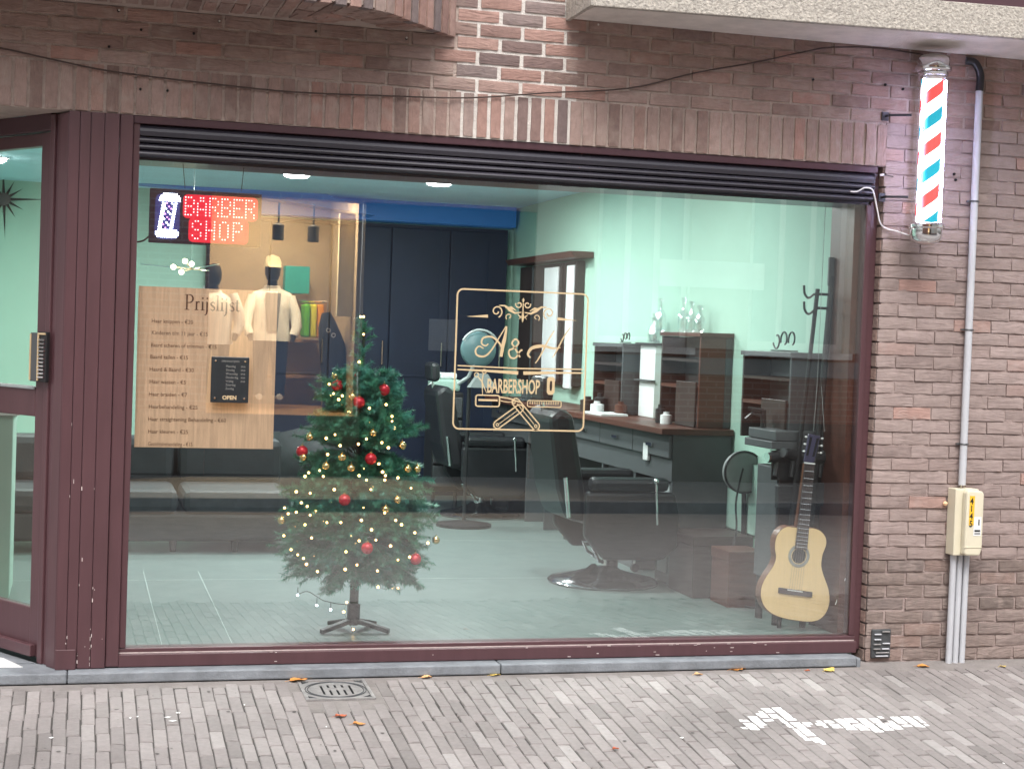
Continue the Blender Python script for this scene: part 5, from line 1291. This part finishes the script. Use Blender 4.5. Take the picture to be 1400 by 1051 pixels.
# rod at the frame corner
tag(MB().tube([at_l(1142, 826, .12), at_l(1156, 790, .10)], .0025, 5).build('thin_rod', m_white), 'thin pale rod leaning in the lower right corner of the window', 'rod')

# ------------------------------------------------------------------ Christmas tree
TX, TY = 1.245, .37
xt = thing('christmas_tree', 'artificial green Christmas tree with black stand behind the glass', 'Christmas tree')
MB().tube([(TX, TY, FZ+.03), (TX+.002, TY, .6), (TX, TY, 1.2), (TX+.005, TY-.02, 1.50)], [.022, .017, .012, .004], 8).build('trunk', m_trunk, xt, smooth=True)
for k, (dx, dy) in enumerate([(-.155, -.06), (.155, -.07), (-.08, .16), (.12, .14)]):
    mb = MB(); mb.add([(TX-dy*.12, TY+dx*.12, FZ+.045), (TX+dy*.12, TY-dx*.12, FZ+.045), (TX+dx+dy*.1, TY+dy-dx*.1, FZ+.002), (TX+dx-dy*.1, TY+dy+dx*.1, FZ+.002),
                       (TX-dy*.12, TY+dx*.12, FZ+.065), (TX+dy*.12, TY-dx*.12, FZ+.065), (TX+dx+dy*.1, TY+dy-dx*.1, FZ+.022), (TX+dx-dy*.1, TY+dy+dx*.1, FZ+.022)],
                      [(0, 3, 2, 1), (4, 5, 6, 7), (0, 1, 5, 4), (1, 2, 6, 5), (2, 3, 7, 6), (3, 0, 4, 7)]); mb.build('stand_leg', m_blackm, xt, bevel=.003)
MB().lathe([(.001, 0), (.03, 0), (.03, .09), (.02, .095)], (TX, TY, FZ+.035), 12).build('stand_socket', m_blackm, xt)
def crown_r(z_):
    pts = [(.30, .16), (.38, .30), (.50, .37), (.62, .36), (.75, .31), (.88, .27), (.95, .275), (1.02, .20), (1.12, .19), (1.20, .15), (1.27, .11), (1.30, .03), (1.52, .012)]
    if z_ <= pts[0][0]: return pts[0][1]
    for (a, ra), (b, rb) in zip(pts, pts[1:]):
        if a <= z_ <= b: return ra+(rb-ra)*(z_-a)/(b-a)
    return .01
rng = np.random.default_rng(5)
NV = []; MI = []
def needles(path, n, ln, mi):
    path = np.array(path); sg = len(path)-1
    for i in range(n):
        t = rng.random()*sg; k = min(int(t), sg-1); p_ = path[k]+(path[k+1]-path[k])*(t-k); d_ = path[k+1]-path[k]; d_ = d_/(np.linalg.norm(d_)+1e-9)
        r_ = rng.normal(size=3); r_ -= d_*r_.dot(d_); r_ /= np.linalg.norm(r_)+1e-9
        dirn = d_*.55+r_*.85; dirn /= np.linalg.norm(dirn); l = ln*rng.uniform(.7, 1.2)
        sd_ = np.cross(dirn, r_+.3); sd_ /= np.linalg.norm(sd_)+1e-9
        NV.append((p_-sd_*.0019, p_+sd_*.0019, p_+dirn*l)); MI.append(mi)
brm = MB()
nb_ = 440
for i in range(nb_):
    z0 = .42+(1.22-.42)*((i+rng.random())/nb_)**1.4; a = i*2.39996+rng.uniform(-.3, .3)
    R0 = crown_r(z0-.03)*rng.uniform(.66, .98)
    droop = -.10 if z0 < .55 else (-.04 if z0 < .9 else .03)
    tip = np.array([TX+R0*math.cos(a), TY+R0*.74*math.sin(a), z0+droop*rng.uniform(.4, 1.5)+.02])
    if tip[1] < .075: tip[1] = .075+rng.random()*.01
    r0 = np.array([TX, TY, z0-.02]); mid = (r0+tip)/2+np.array([0, 0, .03])
    path = [r0+(tip-r0)*.12, r0+(mid-r0)*.6, mid, mid+(tip-mid)*.5+np.array([0, 0, .006]), tip]
    brm.tube([tuple(q) for q in path], [.0035, .003, .0025, .002, .001], 3, cap=False)
    mi = int(rng.random() < (.35 if z0 > 1.05 else .2))
    needles(path[1:], int(190*R0/.3+60), .029, mi)
    for k in range(4):
        t = rng.uniform(.35, .9); b0 = r0+(tip-r0)*t; dd = (tip-r0)*rng.uniform(.25, .45); ang = rng.choice([-1, 1])*rng.uniform(.5, 1.0)
        dd = np.array([dd[0]*math.cos(ang)-dd[1]*math.sin(ang), dd[0]*math.sin(ang)+dd[1]*math.cos(ang), dd[2]+rng.uniform(-.02, .035)])
        e_ = b0+dd; 
        if e_[1] < .072: e_[1] = .072
        needles([b0, (b0+e_)/2+np.array([0, 0, .005]), e_], int(85*R0/.3+35), .026, mi)
for z0 in np.linspace(1.22, 1.49, 26):
    a = rng.random()*6.28; b0 = np.array([TX, TY-.01, z0]); needles([b0, b0+np.array([.05*math.cos(a), .05*math.sin(a), .035])], 55, .022, int(rng.random() < .4))
for k in range(10):    # teal tuft near the top, a few low twigs round the stem
    a = rng.uniform(-.4, .9); b0 = np.array([TX+.01, TY-.06, 1.15]); e_ = b0+np.array([.10*math.sin(a), -.03, .12*math.cos(a)]); needles([b0, e_], 90, .026, 1)
for k in range(7):
    a = rng.uniform(2.6, 6.8); b0 = np.array([TX, TY, .42]); e_ = b0+np.array([.14*math.cos(a), -.06, -.13*rng.uniform(.6, 1)]); needles([b0, e_], 80, .026, 1)
A_ = np.array(NV).reshape(-1, 3); nt_ = len(NV)
me = bpy.data.meshes.new('needles'); me.from_pydata(A_.tolist(), [], np.arange(nt_*3).reshape(-1, 3).tolist()); me.materials.append(m_needle); me.materials.append(m_needle2)
me.polygons.foreach_set('material_index', MI); o = bpy.data.objects.new('needles', me); COL.objects.link(o); o.parent = xt; o['kind'] = 'stuff'
brm.build('branches', m_trunk, xt)['kind'] = 'stuff'
def front(px, py, extra=.012):
    y_ = .2
    for _ in range(5):
        p_ = at(px, py, y_); R0 = crown_r(p_.z); dx = min(abs(p_.x-TX), R0*.98); y_ = max(.083, TY-math.sqrt(max(0, R0*R0-dx*dx))*.72-extra)
        if R0 < .05: y_ = TY-.05
    return at(px, py, y_)
reds = [(461, 527, 'red bauble high on the left side of the tree'), (525, 533, 'red bauble at the upper right tip of the tree'), (491, 550, 'red bauble on the stem just below the tree top'), (507, 627, 'red bauble in the middle of the tree'),
        (471, 683, 'red bauble left of the stem below the middle of the tree'), (502, 749, 'dull red bauble low near the stem'), (568, 764, 'red bauble at the lower right edge of the tree'), (413, 617, 'red bauble on the far left tip of the tree'), (486, 512, 'tiny red bauble at the base of the tree top')]
def bauble(p_, r_, m__, lab, grp):
    t = thing('bauble', lab, 'bauble', tuple(p_), grp)
    MB().ball((0, 0, 0), r_, 20).build('ball', m__, t, smooth=True); MB().lathe([(r_*.22, r_*.95), (r_*.22, r_*1.18), (.0005, r_*1.2)], n=10).build('cap', m_goldb, t, smooth=True)
    MB().tube([(0, 0, r_*1.15), (.002, .002, r_*1.6)], .0008, 4).build('hook', m_goldb, t)
for k, (px, py, lab) in enumerate(reds): bauble(front(px, py), .027 if k < 8 else .008, m_red, lab, 'red baubles on the tree')
golds = [(482, 542, 'beside the red bauble below the top'), (459, 514, 'above the high left red bauble'), (510, 592, 'right of the stem in the upper half'), (424, 597, 'on the upper left tip above the far left red one'), (415, 625, 'under the far left red bauble'), (446, 637, 'amid lights left of centre'), (468, 625, 'left of the middle red bauble'),
         (480, 640, 'left below the middle red bauble'), (550, 609, 'on the right edge in the upper half'), (557, 641, 'inner one of a pair on the right edge'), (570, 641, 'outer one of a pair on the right edge'), (543, 683, 'right of centre in the lower half'), (527, 696, 'below left of the one right of centre'), (385, 711, 'on the far left edge low down'), (596, 738, 'at the far right tip low down')]
for px, py, lab in golds: bauble(front(px, py, .02), .0185, m_goldb, 'small gold bauble '+lab, 'gold baubles on the tree')
fl = thing('fairy_lights', 'string of warm white fairy lights wound round the Christmas tree', 'fairy lights')
known = [(497, 433), (493, 433), (497, 457), (491, 495), (450, 525), (463, 546), (456, 538), (468, 541), (478, 563), (505, 558), (528, 553), (504, 577), (536, 569), (536, 576), (539, 585), (501, 600), (522, 605), (531, 612), (490, 607), (446, 599), (458, 594), (465, 609), (448, 621), (437, 643), (442, 651), (422, 646), (417, 651), (518, 634), (523, 645), (527, 650), (526, 656), (491, 650), (501, 656), (544, 653), (507, 669), (457, 669), (405, 672), (424, 674), (412, 687), (420, 692), (405, 700), (394, 702), (389, 694), (431, 699), (424, 704), (388, 732), (417, 717), (494, 711), (508, 724), (491, 739), (514, 738), (534, 746), (473, 754), (549, 717), (541, 711), (526, 701), (488, 772), (516, 780), (472, 778), (398, 751), (407, 758), (419, 771), (415, 763), (434, 781), (426, 735), (447, 714), (466, 714), (537, 803), (544, 804), (517, 802), (567, 728), (560, 761), (544, 765), (562, 667), (585, 742), (483, 860), (480, 876), (474, 823), (470, 836)]
wpts = []
for px, py in known:
    p_ = front(px, py, .03) if py < 805 else at(px, py, TY-.06)
    big = rng.random(); r_ = .0048+.0022*big
    o = MB().ball(tuple(p_), r_, 7).build('bulb', m_bulb, fl, smooth=True); wpts.append(p_)
for k in range(16):
    z_ = rng.uniform(.42, 1.18); a = rng.uniform(PI, 2*PI); R0 = crown_r(z_)*rng.uniform(.6, 1)
    MB().ball((TX+R0*math.cos(a), max(.085, TY+R0*.7*math.sin(a)), z_), .0034, 6).build('bulb', m_bulb, fl)
# loose end hanging at the lower left
loose = [(408, 812), (420, 808), (433, 815), (441, 820), (452, 823), (462, 825), (474, 826)]
lz_ = [at(px, py, .30) for px, py in loose]; MB().tube(smoothpts([tuple(q) for q in lz_], 4), .0018, 5).build('wire', m_blackm, fl)
for px, py in [(407, 813), (433, 827), (452, 833)]:
    a = at(px, py, .30); MB().ball(tuple(a), .0055, 8).build('bulb', m_led, fl, smooth=True); MB().tube([tuple(a), (a.x, a.y, a.z+.035)], .002, 4).build('wire', m_blackm, fl)
sp2 = sorted(wpts, key=lambda q: -q.z); wr = MB()
for a, b in zip(sp2, sp2[1:]):
    if (a-b).length < .16: wr.tube([tuple(a), tuple((a+b)/2+Vector((0, .02, -.012))), tuple(b)], .0009, 3, cap=False)
wr.build('wire', m_trunk, fl)

# ------------------------------------------------------------------ the other side of the street (seen only as a reflection)
OPY = -9.0
m_ob = bpy.data.materials.new('far_brick'); m_ob.use_nodes = True; t_ = m_ob.node_tree; b_ = t_.nodes['Principled BSDF']; b_.inputs['Roughness'].default_value = .9
tcn = t_.nodes.new('ShaderNodeTexCoord'); mpn = t_.nodes.new('ShaderNodeMapping'); mpn.inputs['Rotation'].default_value = (PI/2, 0, 0); bt = t_.nodes.new('ShaderNodeTexBrick')
bt.inputs['Scale'].default_value = 1; bt.inputs['Brick Width'].default_value = .21; bt.inputs['Row Height'].default_value = .065; bt.inputs['Mortar Size'].default_value = .008
bt.inputs['Color1'].default_value = (.24, .11, .085, 1); bt.inputs['Color2'].default_value = (.30, .15, .11, 1); bt.inputs['Mortar'].default_value = (.33, .24, .20, 1)
t_.links.new(tcn.outputs['Object'], mpn.inputs[0]); t_.links.new(mpn.outputs[0], bt.inputs['Vector']); t_.links.new(bt.outputs[0], b_.inputs['Base Color'])
m_owhite = mat('far_white_paint', (.80, .80, .76), .6, var=.05); m_opane = mat('far_pane_sky', (.40, .44, .43), .3, var=.05, scale=3); m_odark = mat('far_dark_door', (.016, .016, .02), .4, var=.3, scale=4)  # pane tone holds the sky's reflection as flat colour
m_warm = mat('shop_back_wall', (.42, .33, .23), .8, var=.15, scale=2); m_shelf = mat('shop_shelf', (.30, .17, .08), .6, var=.2)
ob = thing('opposite_house', 'brick house across the street mirrored in the glass, white framed windows', 'house')
def obx(name, a, b, m__, **k): return box(name, a, b, m__, ob, **k)
H_ = 5.2
m_pale = mat('far_cream_wall', (.56, .53, .46), .9, var=.06, scale=2)
def wallseg(x0, x1, z0, z1, k_=0): obx('wall', (x0, OPY-.25, z0), (x1, OPY, z1), m_pale if k_ else m_ob)
wallseg(-9, 1.22, -.1, H_); wallseg(1.221, 4.55, 2.75, H_); wallseg(4.551, 5.22, 1.40, H_, 1); wallseg(5.221, 6.26, 3.40, H_, 1); wallseg(6.261, 6.95, 1.40, H_, 1)
wallseg(6.951, 8.1, 3.40, H_, 1); wallseg(8.101, 16, 1.40, H_, 1); wallseg(4.551, 16, -.1, 1.399)
obx('grey_band', (4.56, OPY+.001, 1.12), (16, OPY+.03, 1.30), m_greyl)
m_plinth = mat('far_plinth', (.105, .09, .08), .8, var=.2, scale=3)
obx('plinth', (4.56, OPY+.001, -.1), (16, OPY+.05, .62), m_plinth); obx('plinth', (-9, OPY+.001, -.1), (1.21, OPY+.05, .62), m_plinth)
obx('string_course', (4.6, OPY+.001, 2.05), (16, OPY+.04, 2.20), m_owhite) if False else None
for (a, b) in ((5.221, 6.26), (6.951, 8.1)):
    w_ = obx('window', (a, OPY-.12, 1.401), (b, OPY-.06, 3.399), m_owhite, label=None)
    nn_ = 3
    for k in range(nn_):
        pa = a+.06+(b-a-.06)*k/nn_; MB().box((pa, OPY-.0595, 1.50), (pa+(b-a-.06)/nn_-.07, OPY-.055, 3.32)).build('pane', m_opane, w_)
    obx('window_sill', (a-.06, OPY+.001, 1.33), (b+.06, OPY+.09, 1.40), m_owhite)
obx('canopy', (5.9, OPY+.001, 2.05), (7.1, OPY+.05, 2.32), m_owhite)
# dark doorway part
obx('door', (2.76, OPY-.2, -.1), (4.55, OPY-.05, 2.745), m_odark)
for k in range(3): obx('door_panel', (3.05+k*.5, OPY-.049, .2), (3.42+k*.5, OPY-.035, 1.15), m_odark); obx('door_panel', (3.05+k*.5, OPY-.049, 1.3), (3.42+k*.5, OPY-.035, 2.4), m_odark)
obx('letter_plate', (3.45, OPY-.034, 1.28), (3.75, OPY-.03, 1.60), m_greyl)
obx('stall_riser', (1.222, OPY-.2, -.1), (2.755, OPY, .60), m_plinth)
obx('shop_back', (.862, OPY-2.3, .3), (2.9, OPY-2.2, 3.0), m_warm); obx('shop_side', (2.72, OPY-2.2, .3), (2.76, OPY-.251, 3.0), m_warm); obx('shop_side', (.80, OPY-2.2, .3), (.86, OPY-.26, 3.0), m_warm)
obx('shop_ceiling', (.8, OPY-2.3, 3.001), (2.9, OPY-.251, 3.05), m_warm); obx('shop_floor', (.862, OPY-2.2, .55), (2.715, OPY-.01, .602), m_shelf)
obx('pillar', (2.56, OPY-.55, 1.60), (2.72, OPY-.45, 2.66), mat('cream_pillar', (.75, .68, .50), .6), label='cream pillar in the lit shop window')
for k in range(3): obx('display_shelf', (1.9, OPY-2.19, .9+k*.4), (2.6, OPY-1.9, .93+k*.4), m_shelf)
obx('display_box', (2.18, OPY-2.0, 1.85), (2.45, OPY-1.8, 2.15), mat('teal_box', (.03, .34, .33), .6))
obx('roof_edge', (-9, OPY-.3, H_+.001), (16, OPY+.12, H_+.15), m_owhite)
for k, x_ in enumerate((1.95, 2.31)):
    s__ = thing('shop_spotlight', ['left', 'right'][k]+' of two black track spotlights hanging in the clothes shop', 'spotlight', (x_, OPY-.6, 2.44), 'track spotlights in the clothes shop')
    MB().lathe([(.06, -.09), (.06, .07), (.02, .09), (.001, .09)], n=14).build('lamp_can', m_blackm, s__, smooth=True); MB().tube([(0, 0, .09), (0, 0, .31)], .012, 6).build('stem', m_blackm, s__)
for x_, y_, e_ in ((1.5, -.75, 14), (2.1, -.55, 70), (1.9, -1.6, 26)):
    l = bpy.data.lights.new('shop_lamp', 'AREA'); l.size = .25; l.energy = e_; l.color = (1, .80, .52)
    lo = bpy.data.objects.new('shop_lamp', l); COL.objects.link(lo); lo.location = (x_, OPY+y_, 2.97)
def mannequin(x_, y_, lab, jacket, open_=True, cap=True, s_=1.0):
    t = thing('mannequin', lab, 'mannequin', (x_, y_, .71), 'mannequins in the clothes shop')
    def sec(prof, name, m__, cx=0):
        mb = MB(); n_ = 20; 
        for (zz, rx, ry, ox) in prof:
            for k in range(n_): a = 2*PI*k/n_; mb.v.append((cx+ox+rx*math.cos(a), ry*math.sin(a), zz*s_))
        for i in range(len(prof)-1):
            for k in range(n_): k2 = (k+1) % n_; mb.f.append((i*n_+k, i*n_+k2, (i+1)*n_+k2, (i+1)*n_+k)); mb.mi.append(0)
        return mb.build(name, m__, t, smooth=True)
    skin = mat('mannequin_black', (.02, .02, .022), .4)
    sec([(1.24, .001, .001, 0), (1.26, .055, .065, 0), (1.32, .075, .088, 0), (1.40, .078, .092, 0), (1.47, .06, .07, 0), (1.50, .001, .001, 0)], 'head', skin)
    sec([(1.14, .055, .055, 0), (1.28, .045, .05, 0)], 'neck', skin)
    sec([(.62, .155, .10, 0), (.75, .14, .095, 0), (.90, .15, .10, 0), (1.02, .175, .105, 0), (1.10, .17, .09, 0), (1.15, .08, .06, 0)], 'shirt', m_owhite)
    sec([(.60, .20, .135, 0), (.66, .19, .13, 0), (.80, .18, .125, 0), (.95, .19, .125, 0), (1.06, .205, .115, 0), (1.12, .19, .095, 0), (1.17, .085, .07, 0), (1.20, .075, .08, 0)], 'jacket', jacket)
    for sg in (-1, 1):
        MB().tube([(sg*.17, 0, 1.08), (sg*.235, .02, .90), (sg*.25, .05, .76), (sg*.215, .09, .66)], [.062, .058, .052, .045], 12).build('sleeve', jacket, t, smooth=True)
        MB().tube([(sg*.215, .09, .665), (sg*.20, .11, .60)], [.03, .022], 8).build('hand', skin, t, smooth=True)
        MB().tube([(sg*.08, 0, .64), (sg*.09, .01, .35), (sg*.095, .0, .03)], [.095, .075, .06], 12).build('trouser_leg', m_navy, t, smooth=True)
        MB().tube([(sg*.095, -.02, .02), (sg*.10, .10, .015)], [.035, .03], 8).build('shoe', m_owhite, t, smooth=True)
    if open_:
        mb = MB(); mb.prism([(-.05, .70), (.05, .70), (.075, 1.12), (-.075, 1.12)], .105, .134); mb.build('open_front', mat('grey_shirt', (.32, .30, .27), .7), t)
    if cap:
        cp = mat('cream_cap', (.72, .64, .45), .7)
        sec([(1.39, .084, .098, 0), (1.45, .082, .095, 0), (1.50, .06, .07, 0), (1.52, .001, .001, 0)], 'cap', cp)
        MB().add([(-.07, .08, 1.40), (.07, .08, 1.40), (.055, .17, 1.385), (-.055, .17, 1.385), (-.07, .08, 1.41), (.07, .08, 1.41), (.055, .17, 1.395), (-.055, .17, 1.395)], [(0, 3, 2, 1), (4, 5, 6, 7), (0, 1, 5, 4), (1, 2, 6, 5), (2, 3, 7, 6), (3, 0, 4, 7)]).build('cap_peak', cp, t)
    t.scale = (1.08, 1.08, 1.0)
    return t
m_jack = mat('cream_jacket', (.86, .85, .78), .7, var=.1, scale=10, bump=.3, bscale=12)
mannequin(1.965, OPY-1.15, 'mannequin in a cream jacket and cap, mirrored over the price list', m_jack)
mannequin(1.33, OPY-.85, 'mannequin in a pale shirt mirrored at the top of the price list', m_owhite, False, False, .93)
tr_ = thing('shirt_rack', 'rack with green, yellow and orange shirts in the clothes shop', 'clothes rack', (0, 0, 0))
for k, (c_, nm) in enumerate([((.12, .45, .02), 'green'), ((.62, .60, .03), 'yellow'), ((.75, .30, .02), 'orange')]):
    box('hanging_shirt', (2.36+k*.075, OPY-1.75, 1.36), (2.425+k*.075, OPY-1.45, 1.73), mat('shirt_'+nm, c_, .7), tr_, .02)
MB().tube([(2.30, -10.6, 1.76), (2.62, -10.6, 1.76)], .012, 8).build('rail', m_chrome, tr_); MB().tube([(2.61, -10.6, 1.76), (2.61, -10.6, .61)], .012, 8).build('post', m_shelf, tr_)
dk = thing('dark_hooded_coat', 'dark hooded coat on a stand mirrored left of the tree top', 'coat')
MB().tube([(2.62, OPY-.8, .62), (2.61, OPY-.8, 1.0), (2.57, OPY-.8, 1.3), (2.52, OPY-.8, 1.5), (2.50, OPY-.8, 1.64)], [.13, .14, .14, .10, .045], 16).build('coat', m_sofa, dk, smooth=True)
for a, b in ((2.51, 1.45), (2.565, 1.40)): MB().lathe([(.014, 0), (.026, 0)], (a, OPY-.67, b), 14, ax='y').build('print_ring', m_owhite, dk)
